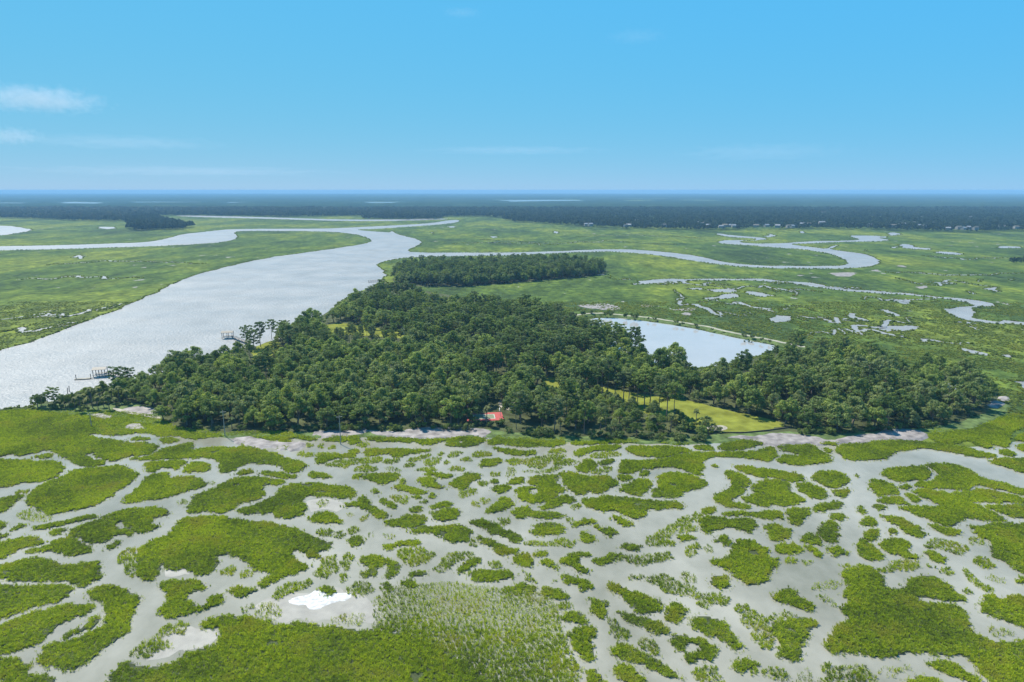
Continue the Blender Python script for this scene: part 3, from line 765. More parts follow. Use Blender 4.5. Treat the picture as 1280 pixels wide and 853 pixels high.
'K': """D 0 14 8 13.5 16 14 24 14 27 16 25 19 18 20.5 8 20.5 0 20
D 28 17 34 16 40 17 48 16 56 15.5 64 15.5 70 15.5 76 16 74 18 66 18 58 18.5 50 18.5 42 19.5 34 19.5 29 19
M 80 16 88 14 98 16 108 17 109 18.5 102 19.5 94 18.5 86 17.5
D 0 23 4 22 7 24 5 26 0 26.5
M 13 24 17 21.5 24 21.5 27 23 22 25 15 25
D 30 26 31 23 37 21 46 19.5 55 18.5 62 19 63 21 58 23 50 23.5 42 23.5 37 26 33 28
M 40 26 46 24 54 23.5 60 24 64 26 58 27 50 28 43 28
D 64 23 66 19.5 74 19.5 84 20 92 19.5 100 20 107 22 110 24 104 25 98 26 92 27.5 84 27.5 76 27 68 25
M 0 29 8 26.5 16 25.5 24 25.5 26 27 20 29 12 31 13 33.5 6 34.5 0 34
M 15 31 20 29 28 28 34 29.5 33 31.5 25 33 17 33
M 10 36 16 34 22 33 23 35 17 37.5 11 37.5
D 30 34 36 31 38 28 42 29 47 32 45 35 40 37.5 35 38 32 36
D 45 31 50 29 56 28.5 59 29 56 31 51 33 47 32.5
M 42 37 46 35 52 33.5 57 34 55 37 50 38 44 39
D 59 38 61 33 62 29 68 29 76 30 84 28.5 92 28 97 26 104 25 112 24 120 23.5 130 24 130 27 122 28 116 30 118 34 114 38 118 39 117 41 112 39 106 37 100 35 92 34 84 35 76 35 70 38 64 39
D 58 40 62 39 70 39.5 71 41 67 43 61 43
D 73 38 77 36 81 37 80 40 75 40.5
D 0 42 4 39.5 12 39 20 39 22 43 18 44 24 48 25 50 20 51.5 14 50 8 47 0 46
D 19 38 24 36 32 37.5 38 39.5 46 40 52 38.5 58 41 62 45 56 47 50 50.5 44 52 40 50 38 53 30 52.5 25 49 28 47 22 45 22 41
D 58 50 62 47 68 44 72 41.5 78 41.5 82 43 83 46 80 49 76 53 70 52.5 64 51
D 85 42 88 39 94 37 104 37.5 112 40 118 43 121 46 114 48 108 51 103 50 104 53 96 54.5 88 54 79 53 82 50 87 47 86 45
D 7 60 12 57 18 56 17 54 24 52.5 30 53 33 56 28 58 22 59.5 16 62 9 62
D 35 55 44 54 54 53 64 53.5 74 55 84 55.5 94 56.5 100 56 106 60 102 61.5 92 61 85 63 78 62 80 64 77 67 73 70 68 68 62 65 56 63 50 65 44 62 38 60
M 28 61 32 58 36 59 35 61 30 62.5
D -3 61 4 62 12 64 20 63.5 26 65.5 22 68 14 69 6 69 -3 66
D 53 67 57 65.5 62 67 68 70 71 73 68 74.5 62 72 56 70
M 24 69 28 67 31 69 27 71.5
D 27 73 31 70 36 68 42 68.5 47 70 43 71.5 36 73 30 75
D 0 75 4 72 10 71 18 71 24 72 27 76 24 78 16 78.5 10 80.5 4 79
D 42 74 46 72 51 74 56 73.5 60 77 56 80 52 81 46 77
D 33 79 36 76 41 76 45 80 46 84 40 85 35 83
M 0 83 6 82 12 84 20 81 28 82 32 86 0 87
D 122 52 127 50 132 50 132 59 126 58
M 97 72 101 68 104 66 109 65 112 68 108 72 112 74 108 77 102 78 95 77 92 74
D 114 62 120 60 128 60.5 124 64 118 64
M 109 64 116 65 122 68 130 70 130 76 124 75 118 74 112 71
M 117 77 122 73 124 76 120 80
D 96 80 102 78 110 80 115 81 112 83 104 83
M 84 80 90 77 93 80 86 84
M 78 83 84 82 92 84 98 82 98 86 78 87
M 123 82 130 78 130 85 125 84
D 123 33 125 32 126 33.5 124 34.5
D 110 20 114 19 122 19.5 125 21 123 23 116 23 110 21.5""",
'D': """D 9 20 14 18 22 16 30 15 36 15.5 41 17 38 19.5 31 21 24 22.5 14 23 10 22
D -10 23.5 0 23.5 8 24 18 23.5 28 23.5 36 23 42 20.5 46 20 48 22 47 24 50 25 48 28 44 30.5 36 29.5 28 28 18 27 8 27.5 0 29 -4 27
D 50 22 49 19.5 56 19 64 19 70 18.5 75 20 77 23 82 25 87 27.5 86 30 80 31.5 72 32 62 33 54 32 47 31 49 28 52 25.5 60 25.5 62 26.5 64 25 56 24 51 23.5
D 76 19 80 17 86 17 90 16.5 92 19 88 20 82 19.5
D 78 22 82 21 86 22 86 25 81 24.5
D 18 34 20 32 28 33 38 34.5 48 35.5 56 37 64 38 68 41 69 43 62 44.5 54 43 46 41 38 41 30 39 24 36.5
D 13 37 16 35.5 22 37 28 40 32 43 30 46 27 48 28 51 22 54 18 57 20 57 26 58 32 60 31 61.5 24 61.5 16 60.5 10 59 5 55 6 52 12 50 16 47 18 43 15 40
D 31 48 32 46 37 43 44 41.5 52 42 58 45 57 48 60 51 64 53 70 56.5 66 58 60 59 52 60 46 59 45 60.5 38 60 30 58 24 56 24 54 30 53.5 34 52
D 60 46 64 44 70 44.5 76 46.5 80 49 84 53.5 80 55.5 74 55.5 68 53 63 49.5
D 71 39 76 37 82 36 88 36.5 94 39 98 43 97 46 90 48 84 48.5 78 46 73 43
D 85 49 90 48 96 47.5 99 49.5 96 53 92 55 87 53
D 71 61 76 58 84 56.5 90 56.5 93.5 58 92 61 86 62 80 64 74 64.5
D 53 63 56 61 62 60.5 71 60.5 72 64 67 68 66 72 62 74 57 71 55 67 53 65
D 10 65 14 63.5 22 63.5 32 63.5 42 63 50 62 53 64 54 68 48 69 40 68.5 32 67 22 67 13 67
D -3 62 4 60 11 62 6 64.5 0 66
D -3 66 6 67 14 68 22 67 30 67.5 36 70 35 74 33 78 26 77 20 74 12 75 6 77 0 78 -3 77
D 39 74 41 71 46 71 52 73 58 75 60 77 58 81 53 84 46 83.5 41 81 44 78 40 76
D 82 66 86 64 92 64.5 96 67 92 70 88 70 84 69
D 76 74 80 70 86 69 90 71 89 76 90 80 89 84 84 85 78 82 75 79
D 102 60 105 58 106 61 109 63 107 66 103 65
D 103 72 106 68 110 66 114 69 116 72 112 74 104 74
D 104 82 108 77 112 73 116 74 118 78 115 82 110 85 103 87
D 111 60 114 58 120 59 123 62 120 64 114 62.5
M 99 39 103 39 104 40.5 100 40.5""",
'L': """D 2 22 6 19 14 18 22 17 28 15.5 36 15 46 15.5 54 16.5 62 17 70 18 78 19 86 20 92 21 98 23 104 24.5 110 26 108 27.5 100 28 92 27 84 25 76 23.5 68 22.5 60 21.5 50 22.5 42 24 40 27 36 28.5 34 29 26 29.5 18 29.5 10 30 6 27 3 25
D 70 18 64 14 62 10 66 7 76 9 90 9 104 4 112 0 134 -5 134 7 124 9 120 11 118 15 120 19 118 20 112 20 106 19 108 22 104 22 98 20 94 18 90 16 86 18 80 19
D 111 19 116 18 119 19.5 117 21 112 20.5
D 110 22 116 22 122 24 124 26 120 27.5 114 26
D 121 13 134 10 134 17 122 17
D 121 21 124 19 134 18 134 25 126 23
D 104 30 110 28 118 27.5 126 28 134 28 134 40 124 37 116 34 108 32
D 32 38 33 36 40 34.5 48 33.5 56 33 62 33 66 36 68 40 64 42.5 56 43 48 44 42 43 36 41
D 61 32 68 31 78 31.5 86 33 92 36 98 39 99 40.5 106 42 114 44 122 47 134 51 134 55 122 51 112 49 104 47 98 46 93 47 93 49 86 50 78 48 70 48 62 48 56 47 52 45 56 43.8 64 43.3 69.5 42 70.5 38 66.5 35
D 44 46 48 44.5 53 46 54 48 49 49 45 48
D 49 52 53 51 58 54 60 57.5 56 58 51 55
D 24 43 30 41.5 36 43 42 46 46 50 45 52 38 53 33 54 28 53 25 48
D 28 56 34 54 42 53 48 55 53 58 50 59.5 42 58.5 34 58
D 26 58 30 57.5 36 60 38 62.5 34 64.5 28 61
D 52 49.5 58 48.7 68 49 76 50 82 53 90 56 98 59 104 62 110 65 117 69 114 70.5 106 70 98 69 90 68 86 70 85 73 80 75 72 72 66 70 60 67 52 64 44 62 43 60.5 50 60 58 59 64 60 70 61 72 59 66 57 60 54 55 52
D 64 73 66 71 74 73 82 75 87 77 86 80 80 80 72 78 66 75
D 78 51 84 50 94 48.5 102 48 112 50 122 53 134 56.5 134 58 118 57.8 106 57.5 100 57 92 58 86 55 80 53
D 100 60 104 58.7 114 58.7 124 58.7 134 59 134 69 122 68 114 65 106 63
D 91 73 96 73 104 73 103 71 112 71 122 71 134 71 134 90 118 88 110 82 102 80 94 76
D 31 67 36 65.5 44 67 52 70 58 74 62 77 66 79 60 81 54 82 48 78 44 73 36 70
D 35 77 38 74 43 74 45 77 42 80 37 80
D 30 85 36 81 44 81 52 83 55 87 30 87
M 62 84 70 81 78 82 86 85 62 87
S 93 82 98 79 104 83 96 86"""}

CELL = 0.4
GX0, GX1, GY0, GY1 = -330.0, 330.0, 96.0, 360.0
nx, ny = int((GX1 - GX0) / CELL), int((GY1 - GY0) / CELL)
gx = GX0 + (np.arange(nx) + 0.5) * CELL
gy = GY0 + (np.arange(ny) + 0.5) * CELL
XX, YY = np.meshgrid(gx, gy)
# uneven rims: the outlines are read through a small warp
WX = XX + (fnoise(XX / 2.0, YY / 2.0, 3, 3) - 0.5) * 1.7
WY = YY + (fnoise(XX / 2.0, YY / 2.0, 9, 3) - 0.5) * 1.7
DEN = np.zeros(XX.shape)
HOLE = np.zeros(XX.shape, bool)
DEEP = np.zeros(XX.shape, bool)
CNT = np.zeros(XX.shape, int)
for t, s in ISLETS.items():
    for line in s.split('\n'):
        k, body = line.split(' ', 1)
        P = survey(t, body, 0.35, 2)
        xs = [q[0] for q in P]; ys = [q[1] for q in P]
        i0, i1 = np.searchsorted(gx, [min(xs) - 2.5, max(xs) + 2.5])
        j0, j1 = np.searchsorted(gy, [min(ys) - 2.5, max(ys) + 2.5])
        if i1 <= i0 or j1 <= j0: continue
        m = in_poly(WX[j0:j1, i0:i1], WY[j0:j1, i0:i1], P)
        if k == 'D':                                     # creases stay open where two islets nearly touch
            e = np.pad(m, 1, constant_values=True)
            DEEP[j0:j1, i0:i1] |= m & e[:-2, 1:-1] & e[2:, 1:-1] & e[1:-1, :-2] & e[1:-1, 2:]
            dl = m
            for _ in range(2):
                e = np.pad(dl, 1, constant_values=False)
                dl = dl | e[:-2, 1:-1] | e[2:, 1:-1] | e[1:-1, :-2] | e[1:-1, 2:]
            CNT[j0:j1, i0:i1] += dl
        if k == 'O':
            HOLE[j0:j1, i0:i1] |= m
        else:
            v = {'D': 1.0, 'M': 0.5, 'S': 0.22}[k]
            DEN[j0:j1, i0:i1] = np.where(m, np.maximum(DEN[j0:j1, i0:i1], v), DEN[j0:j1, i0:i1])
DEN[HOLE] = 0
DEN[(CNT >= 2) & ~DEEP] = 0
# the marsh goes on beyond the sides and the near edge of the picture
PXg, PYg = project(XX, YY, 0.5)
OUT = (PXg < -4) | (PXg > 1284) | (PYg > 857)
wob = fnoise(XX / 17, YY / 11, 41, 2)
DEN = np.where(OUT & (DEN == 0) & (YY < 300), np.where(np.abs(wob - 0.5) > 0.055, 1.0, 0.0), DEN)
def blur(A, r):
    for ax in (0, 1):
        c = np.cumsum(np.pad(A, [(r + 1, r) if a == ax else (0, 0) for a in (0, 1)]), axis=ax)
        A = (np.take(c, np.arange(2 * r + 1, c.shape[ax]), ax) - np.take(c, np.arange(0, c.shape[ax] - 2 * r - 1), ax)) / (2 * r + 1)
    return A
# in the big near stand the grass thins out gradually
FIELD = in_poly(XX, YY, [ground(a, b) for a, b in ((400, 900), (470, 775), (480, 735), (560, 728), (690, 745), (705, 790), (725, 860), (725, 900))])
BL = np.clip(blur(blur((FIELD & ~OUT).astype(float), 7), 7) * 1.6 - .5, 0, 1) * FIELD
DEN = np.where(BL > 0.02, BL * np.clip(blur(blur(DEN, 9), 9) * 1.05, 0, .97) + (1 - BL) * DEN, DEN)
SOFT = blur(DEN, 1)
CORE = blur((DEN > 0.8).astype(float), 1)
FRINGE = blur((DEN > 0.8).astype(float), 2)
WIDE = blur((DEN > 0.8).astype(float), 3)

# muddy bed under the dense stands
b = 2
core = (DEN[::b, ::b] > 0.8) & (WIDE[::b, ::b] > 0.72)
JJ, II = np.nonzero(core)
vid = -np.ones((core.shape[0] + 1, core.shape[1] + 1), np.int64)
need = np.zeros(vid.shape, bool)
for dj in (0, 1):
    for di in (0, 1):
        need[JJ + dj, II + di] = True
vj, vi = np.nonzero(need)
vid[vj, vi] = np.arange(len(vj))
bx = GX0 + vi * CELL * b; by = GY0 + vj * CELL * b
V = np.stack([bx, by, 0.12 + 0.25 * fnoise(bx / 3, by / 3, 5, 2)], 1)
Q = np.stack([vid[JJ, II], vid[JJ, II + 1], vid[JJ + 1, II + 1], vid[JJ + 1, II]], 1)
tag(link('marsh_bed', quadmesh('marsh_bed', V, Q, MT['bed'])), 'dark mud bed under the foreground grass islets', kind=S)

# one tuft of cordgrass: blades that rise and arch over, in four forms
def tuft(seed, n, rad, h, wd, reach=0.62):
    r = np.random.default_rng(seed)
    V, F = [], []
    for k in range(n):
        a = r.uniform(0, 2 * math.pi); q = rad * math.sqrt(r.uniform(0, 1))
        x, y = q * math.cos(a), q * math.sin(a)
        la = a + r.normal(0, 0.5); out = reach * r.uniform(0.35, 1.0)
        hh = h * r.uniform(0.7, 1.1) * (1.08 - 0.35 * out / reach)
        ca = la + math.pi / 2 + r.normal(0, .35); wx, wy = wd * math.cos(ca), wd * math.sin(ca)
        cx, cy = math.cos(la), math.sin(la)
        P = [(x, y, -0.1, .6), (x + .22 * out * cx, y + .22 * out * cy, hh * .62, 1.0), (x + .62 * out * cx, y + .62 * out * cy, hh * .96, .95)]
        i = len(V)
        for px_, py_, pz_, w_ in P:
            V += [(px_ - wx * w_, py_ - wy * w_, pz_), (px_ + wx * w_, py_ + wy * w_, pz_)]
        V.append((x + out * cx, y + out * cy, hh * r.uniform(.8, 1.05)))
        F += [(i, i + 1, i + 3, i + 2), (i + 2, i + 3, i + 5, i + 4), (i + 4, i + 5, i + 6)]
    return V, F
def proto(name, V, F, mat):
    return bpy.data.objects.new(name, mesh(name, V, F, mat))      # data for instances only, not linked
TUFTS = [proto('cordgrass_tuft', *tuft(s, 24, 0.22, 1.15, 0.034, 0.36), MT['grass']) for s in (1, 2, 3, 4)]
TUFTS += [proto('thin_cordgrass', *tuft(s, 5, 0.28, 1.1, 0.034, 0.24), MT['grass']) for s in (11, 12, 13, 14)]

def scatter(name, P, scl, rot, idx, protos, label):
    """points that each carry one of the given meshes (geometry nodes): only for uncountable stuff"""
    me = bpy.data.meshes.new(name)
    n = len(P)
    me.vertices.add(n); me.vertices.foreach_set('co', np.asarray(P, np.float32).ravel())
    for nm, ty, dat in (('scl', 'FLOAT_VECTOR', scl), ('rot', 'FLOAT_VECTOR', rot)):
        a = me.attributes.new(nm, ty, 'POINT'); a.data.foreach_set('vector', np.asarray(dat, np.float32).ravel())
    a = me.attributes.new('idx', 'INT', 'POINT'); a.data.foreach_set('value', np.asarray(idx, np.int32))
    o = link(name, me)
    ng = bpy.data.node_groups.new(name, 'GeometryNodeTree')
    ng.interface.new_socket('Geometry', in_out='INPUT', socket_type='NodeSocketGeometry')
    ng.interface.new_socket('Geometry', in_out='OUTPUT', socket_type='NodeSocketGeometry')
    N, L = ng.nodes, ng.links
    gi, go = N.new('NodeGroupInput'), N.new('NodeGroupOutput')
    jn = N.new('GeometryNodeJoinGeometry')
    for p in protos[::-1]:                       # joined inputs are read last to first
        oi = N.new('GeometryNodeObjectInfo'); oi.inputs['Object'].default_value = p
        gt = N.new('GeometryNodeGeometryToInstance')
        L.new(oi.outputs['Geometry'], gt.inputs[0]); L.new(gt.outputs[0], jn.inputs[0])
    ip = N.new('GeometryNodeInstanceOnPoints')
    ip.inputs['Pick Instance'].default_value = True
    L.new(gi.outputs[0], ip.inputs['Points']); L.new(jn.outputs[0], ip.inputs['Instance'])
    for nm, ty, sk in (('scl', 'FLOAT_VECTOR', 'Scale'), ('rot', 'FLOAT_VECTOR', 'Rotation'), ('idx', 'INT', 'Instance Index')):
        na = N.new('GeometryNodeInputNamedAttribute'); na.data_type = ty; na.inputs['Name'].default_value = nm
        L.new(na.outputs['Attribute'], ip.inputs[sk])
    L.new(ip.outputs[0], go.inputs[0])
    md = o.modifiers.new('scatter', 'NODES'); md.node_group = ng
    return tag(o, label, kind='stuff')

def spread(x0, x1, y0, y1, step):
    a = np.arange(x0, x1, step); c = np.arange(y0, y1, step)
    X, Y = np.meshgrid(a, c)
    X = X.ravel() + RNG.uniform(-.5, .5, X.size) * step * 1.1
    Y = Y.ravel() + RNG.uniform(-.5, .5, Y.size) * step * 1.1
    return X, Y
X, Y = spread(GX0 + 1, GX1 - 1, GY0 + 1, GY1 - 1, 0.44)
ii = ((X - GX0) / CELL).astype(int); jj = ((Y - GY0) / CELL).astype(int)
dn = DEN[jj, ii]; wd_ = WIDE[jj, ii]; fr_ = FRINGE[jj, ii]; cr_ = CORE[jj, ii]
clump = fnoise(X / 1.6, Y / 1.6, 77, 2)
gap = fnoise(X / 5.0, Y / 5.0, 78, 3)
u = RNG.uniform(0, 1, X.size)
keep = np.where(dn > 0.8, (u < 0.88) & (gap + .22 * wd_ > 0.39) & (cr_ > 0.55), (dn > 0) & (u + .5 * (.5 - clump) < 0.46 + dn * 0.60 + .36 * FIELD[jj, ii]))
rag = fnoise(X / 1.5, Y / 1.1, 131, 3)                  # bitten, ragged rims
keep &= ~((dn > 0.8) & (wd_ < 0.86) & (rag > 0.40 + 0.24 * wd_))
keep |= (dn == 0) & (fr_ > 0.08) & (u < 0.32 * fr_ + .06)
pxl, pyl = project(X, Y, 0.5)
keep &= (pxl > -220) & (pxl < 1500) & (pyl < 1150)
X, Y, dn, wd_ = X[keep], Y[keep], dn[keep], wd_[keep]
n = len(X)
big = fnoise(X / 14, Y / 14, 21, 3)
lump = fnoise(X / 1.0, Y / 1.0, 23, 2)
hgt = np.where(dn > 0.8, 0.56 + 0.2 * wd_ + 0.6 * (big - 0.5) + 0.6 * (lump - 0.5), np.where(dn > 0.4, 0.95, 0.9)) * RNG.uniform(0.6, 1.4, n)
hgt = np.clip(hgt * 0.62, 0.2, 1.1)
wide = np.where(dn > .8, 1.0, np.where(dn > .4, 0.95, 0.85)) * RNG.uniform(.8, 1.25, n)
scl = np.stack([wide, wide, hgt], 1)
rot = np.stack([RNG.normal(0, .16, n), RNG.normal(0, .16, n), RNG.uniform(0, 6.28, n)], 1)
zb = np.where(dn > .8, 0.15, 0.0)
scatter('marsh_grass', np.stack([X, Y, zb], 1), scl, rot, np.where(dn > .8, RNG.integers(0, 4, n), np.where(RNG.uniform(0, 1, n) < np.clip((dn - .12) * 1.05, .06, 1), RNG.integers(0, 4, n), RNG.integers(4, 8, n))), TUFTS, 'bright green cordgrass covering the islets of the flooded foreground marsh')
print('tufts', n)

# ------------------------------------------------------------------ grass of the wider marsh: standing along the banks and in the meadows
MEADOW = [proto('meadow_tuft', *tuft(s, 24, 0.30, 1.2, 0.12, 0.8), MT['meadow']) for s in (5, 6, 7, 8)]
bank = []
for P, stp in [(river, 2.2)] + [(q, 2.2) for q in pools]:
    for i in range(len(P)):
        a, c = P[i], P[(i + 1) % len(P)]
        L = math.hypot(c[0] - a[0], c[1] - a[1])
        if L > 400: continue
        for k in range(max(1, int(L / stp))):
            f = (k + random.random()) * stp / max(L, stp)
            bank.append((a[0] + (c[0] - a[0]) * f, a[1] + (c[1] - a[1]) * f))
bank = np.array(bank)
bank = np.repeat(bank, 2, 0) + RNG.normal(0, 1.0, (len(bank) * 2, 2))
# meadow tufts, thinning out with distance
M = []
for y0, y1, st in ((300, 430, 1.5), (430, 620, 2.0)):
    X, Y = spread(-y1 * .8, y1 * .8, y0, y1, st)
    cl = fnoise(X / 11, Y / 16, 83, 3)
    k = (cl + RNG.normal(0, .1, X.size) > 0.47) & (np.abs(X) < Y * .80 + 10)
    M.append(np.stack([X[k], Y[k], np.full(k.sum(), st / 1.5)], 1))
M = np.concatenate(M)
isb = np.concatenate([np.zeros(len(M), bool), np.ones(len(bank), bool)])
M = np.concatenate([M, np.concatenate([bank, np.full((len(bank), 1), 1.25)], 1)])
X, Y = M[:, 0], M[:, 1]
bad = in_poly(X, Y, river) | in_poly(X, Y, pond) | in_poly(X, Y, isle) | in_poly(X, Y, front)
for q in pools:
    if len(q) > 10:
        qx = [v[0] for v in q]; qy = [v[1] for v in q]
        bb = (X > min(qx)) & (X < max(qx)) & (Y > min(qy)) & (Y < max(qy))
        bad[bb] |= in_poly(X[bb], Y[bb], q)
M = M[~bad]
n = len(M); nm_ = int((~isb[~bad]).sum())
print('meadow', n)
ws = np.sqrt(M[:, 2]) * 1.15
scl = np.stack([ws, ws, np.where(np.arange(n) < nm_, RNG.uniform(.22, .5, n), RNG.uniform(.6, 1.1, n))], 1) * RNG.uniform(.8, 1.25, (n, 1))
rot = np.stack([RNG.normal(0, .12, n), RNG.normal(0, .12, n), RNG.uniform(0, 6.28, n)], 1)
scatter('meadow_grass', np.stack([M[:, 0], M[:, 1], M[:, 0] * 0], 1), scl, rot, RNG.integers(0, 4, n), MEADOW, 'green marsh grass standing in the wide meadows and along the creek banks')
# ------------------------------------------------------------------ trees
def leaf_quads(C, R, per, size, r, flat=0.75, up=0.35):
    """leaf cards over the skins of clumps (centres C, radii R), facing roughly outwards"""
    n = len(C) * per
    c = np.repeat(C, per, 0); rad = np.repeat(R, per)[:, None]
    d = r.normal(0, 1, (n, 3)); d[:, 2] += up
    d /= np.linalg.norm(d, axis=1)[:, None]
    p = c + d * rad * np.array([1, 1, flat]) * r.uniform(0.55, 1.08, (n, 1))
    nm = d + r.normal(0, 0.33, (n, 3)); nm /= np.linalg.norm(nm, axis=1)[:, None]
    t = np.cross(nm, r.normal(0, 1, (n, 3))); t /= np.linalg.norm(t, axis=1)[:, None]
    u = np.cross(nm, t)
    s = size * r.uniform(0.6, 1.25, (n, 1))
    V = np.stack([p - t * s - u * s * .55, p + t * s * .8 - u * s * .5, p + t * s + u * s * .55, p - t * s * .75 + u * s * .6], 1).reshape(-1, 3)
    return V, np.arange(n * 4).reshape(-1, 4)

def tube(V, F, pts, rads, sides=6):
    """tapered limb through the points"""
    n0 = len(V)
    for k, (p, q) in enumerate(zip(pts, rads)):
        a = Vector(pts[min(k + 1, len(pts) - 1)]) - Vector(pts[max(k - 1, 0)])
        a.normalize()
        e1 = a.orthogonal().normalized(); e2 = a.cross(e1)
        for s in range(sides):
            w_ = 2 * math.pi * s / sides
            v = Vector(p) + (e1 * math.cos(w_) + e2 * math.sin(w_)) * q
            V.append(tuple(v))
    for k in range(len(pts) - 1):
        for s in range(sides):
            a = n0 + k * sides + s; b_ = n0 + k * sides + (s + 1) % sides
            F.append((a, b_, b_ + sides, a + sides))
    F.append(tuple(n0 + (len(pts) - 1) * sides + s for s in range(sides)))

def make_oak(seed, H=14.0, W=6.2):
    r = np.random.default_rng(seed)
    V, F, C, R = [], [], [], []
    bx_, by_ = r.normal(0, .4, 2)
    fork = H * 0.28
    tube(V, F, [(0, 0, -0.4), (bx_ * .3, by_ * .3, fork * .5), (bx_, by_, fork)], [0.5, 0.4, 0.34], 7)
    nl = 7
    for k in range(nl):
        a = 2 * math.pi * k / nl + r.normal(0, .3)
        el = r.uniform(0.3, 1.2) if k else 1.5
        L = W * (0.75 + 0.5 * math.sin(el)) * r.uniform(.75, 1.0)
        e = np.array([bx_ + L * math.cos(a) * math.cos(el), by_ + L * math.sin(a) * math.cos(el), fork + L * math.sin(el) * 0.95 + 1.0])
        mid = (np.array([bx_, by_, fork]) + e) / 2 + np.array([0, 0, -0.5])
        tube(V, F, [(bx_, by_, fork - .2), tuple(mid), tuple(e)], [0.26, 0.17, 0.07], 5)
    # clumps over a lumpy dome
    for k in range(46):
        a = r.uniform(0, 2 * math.pi); z = r.uniform(-0.1, 1.0)
        rr = math.sqrt(max(0, 1 - max(z, 0) ** 2)) * r.uniform(.72, 1.0)
        lump = 1 + 0.22 * math.sin(a * 3 + seed) + 0.12 * math.sin(a * 5 + 2 * seed)
        C.append((bx_ + W * rr * lump * math.cos(a), by_ + W * rr * lump * math.sin(a), H * 0.34 + (H * 0.58) * z * (0.9 + .15 * math.sin(2 * a + seed))))
        R.append(r.uniform(1.0, 1.85))
    for k in range(8):
        a = r.uniform(0, 2 * math.pi); q = r.uniform(0, .55) * W
        C.append((q * math.cos(a), q * math.sin(a), H * r.uniform(.5, .75))); R.append(2.0)
    LV, LF = leaf_quads(np.array(C), np.array(R), 64, 0.34, r)
    return mesh('oak_trunk', V, F, MT['bark'], True), quadmesh('oak_crown', LV, LF, MT['oak'])

def make_pine(seed, H=20.0, W=3.3, low=0.52):
    r = np.random.default_rng(seed)
    V, F, C, R = [], [], [], []
    lx, ly = r.normal(0, .5, 2)
    def axis(z): return np.array([lx * z / H * .8 + .25 * math.sin(z * .3 + seed), ly * z / H * .8 + .2 * math.cos(z * .27 + seed), z])
    zs = [-0.4, H * .25, H * .5, H * .75, H * .95]
    tube(V, F, [tuple(axis(z)) for z in zs], [.27, .23, .19, .12, .05], 6)
    nl = 26
    for k in range(nl):
        f = k / (nl - 1)
        z = H * (low + (0.97 - low) * f)
        a = k * 2.4 + r.normal(0, .3)
        prof = (0.45 + 0.75 * math.sin(math.pi * (0.18 + 0.62 * f))) * (1 - 0.22 * f ** 5)
        L = W * prof * r.uniform(.55, 1.1)
        if f < .2 and r.uniform() < .4: continue
        p0 = axis(z); p1 = p0 + np.array([L * math.cos(a), L * math.sin(a), L * r.uniform(.05, .35)])
        tube(V, F, [tuple(p0), tuple(p1)], [.07, .03], 4)
        for q in ((0.6, 1.0) if L > 1.8 else (0.85,)):
            C.append(p0 + (p1 - p0) * q + r.normal(0, .2, 3)); R.append(r.uniform(.75, 1.2))
    C.append(axis(H * .97)); R.append(1.0)
    LV, LF = leaf_quads(np.array(C), np.array(R), 58, 0.27, r, 0.62)
    return mesh('pine_trunk', V, F, MT['bark'], True), quadmesh('pine_crown', LV, LF, MT['pine'])

def make_palm(seed, H=6.0):
    r = np.random.default_rng(seed)
    V, F = [], []
    b0 = r.normal(0, .25, 2)
    tube(V, F, [(0, 0, -.3), (b0[0] * .5, b0[1] * .5, H * .5), (b0[0], b0[1], H)], [.22, .17, .19], 6)
    LV, LF = [], []
    for k in range(44):
        a = k * 2.4 + r.normal(0, .2); el = r.uniform(-.7, 1.35); L = r.uniform(.9, 1.35)
        c, s = math.cos(a), math.sin(a)
        st = np.array([b0[0], b0[1], H])
        m = st + np.array([c * math.cos(el), s * math.cos(el), math.sin(el)]) * L
        t = m + np.array([c * .75, s * .75, -.35 - .25 * r.uniform()])
        wv = np.array([-s, c, 0]) * .52
        i = len(LV)
        LV += [st, m + wv * .8 + (0, 0, .1), t + wv * .4, m + (0, 0, .22), t - wv * .4, m - wv * .8 + (0, 0, .1)]
        LF += [(i, i + 1, i + 2, i + 3), (i, i + 3, i + 4, i + 5)]
    return mesh('palmetto_trunk', V, F, MT['bark'], True), quadmesh('palmetto_crown', np.array(LV), LF, MT['palm'])

def make_bush(seed, H=2.6, W=2.0):
    r = np.random.default_rng(seed)
    V, F, C, R = [], [], [], []
    for k in range(4):
        a = k * 1.6 + r.normal(0, .2)
        tube(V, F, [(0, 0, -.2), (W * .5 * math.cos(a), W * .5 * math.sin(a), H * .6)], [.07, .03], 4)
    for k in range(13):
        a = r.uniform(0, 6.28); q = math.sqrt(r.uniform()) * W * .8
        C.append((q * math.cos(a), q * math.sin(a), H * r.uniform(.25, .8))); R.append(r.uniform(.5, .9))
    LV, LF = leaf_quads(np.array(C), np.array(R), 42, 0.2, r)
    return mesh('bush_stem', V, F, MT['bark']), quadmesh('bush_foliage', LV, LF, MT['bush'])

OAKS = [make_oak(s, H, W) for s, H, W in ((11, 12.5, 5.8), (12, 14, 6.8), (13, 11.5, 6.2), (14, 13.5, 5.6), (15, 14, 6.0))]
PINES = [make_pine(s, H, W, lo) for s, H, W, lo in ((21, 18, 3.6, .46), (22, 17, 3.4, .42), (23, 19, 4.0, .52), (24, 15.5, 3.7, .38), (25, 17.5, 3.3, .5))]
BARE = [make_pine(s, H, W, lo) for s, H, W, lo in ((31, 19, 3.9, .58), (32, 17.5, 4.1, .55), (33, 20, 3.6, .6))]
OPEN = [make_pine(s, H, W, lo) for s, H, W, lo in ((35, 16, 4.6, .34), (36, 14.5, 4.8, .3), (37, 17, 4.2, .38))]
PALMS = [make_palm(s, H) for s, H in ((41, 6.0), (42, 4.5), (43, 7.2))]
BUSHES = [make_bush(s, H, W) for s, H, W in ((51, 2.6, 2.0), (52, 2.0, 1.7), (53, 3.2, 2.2))]
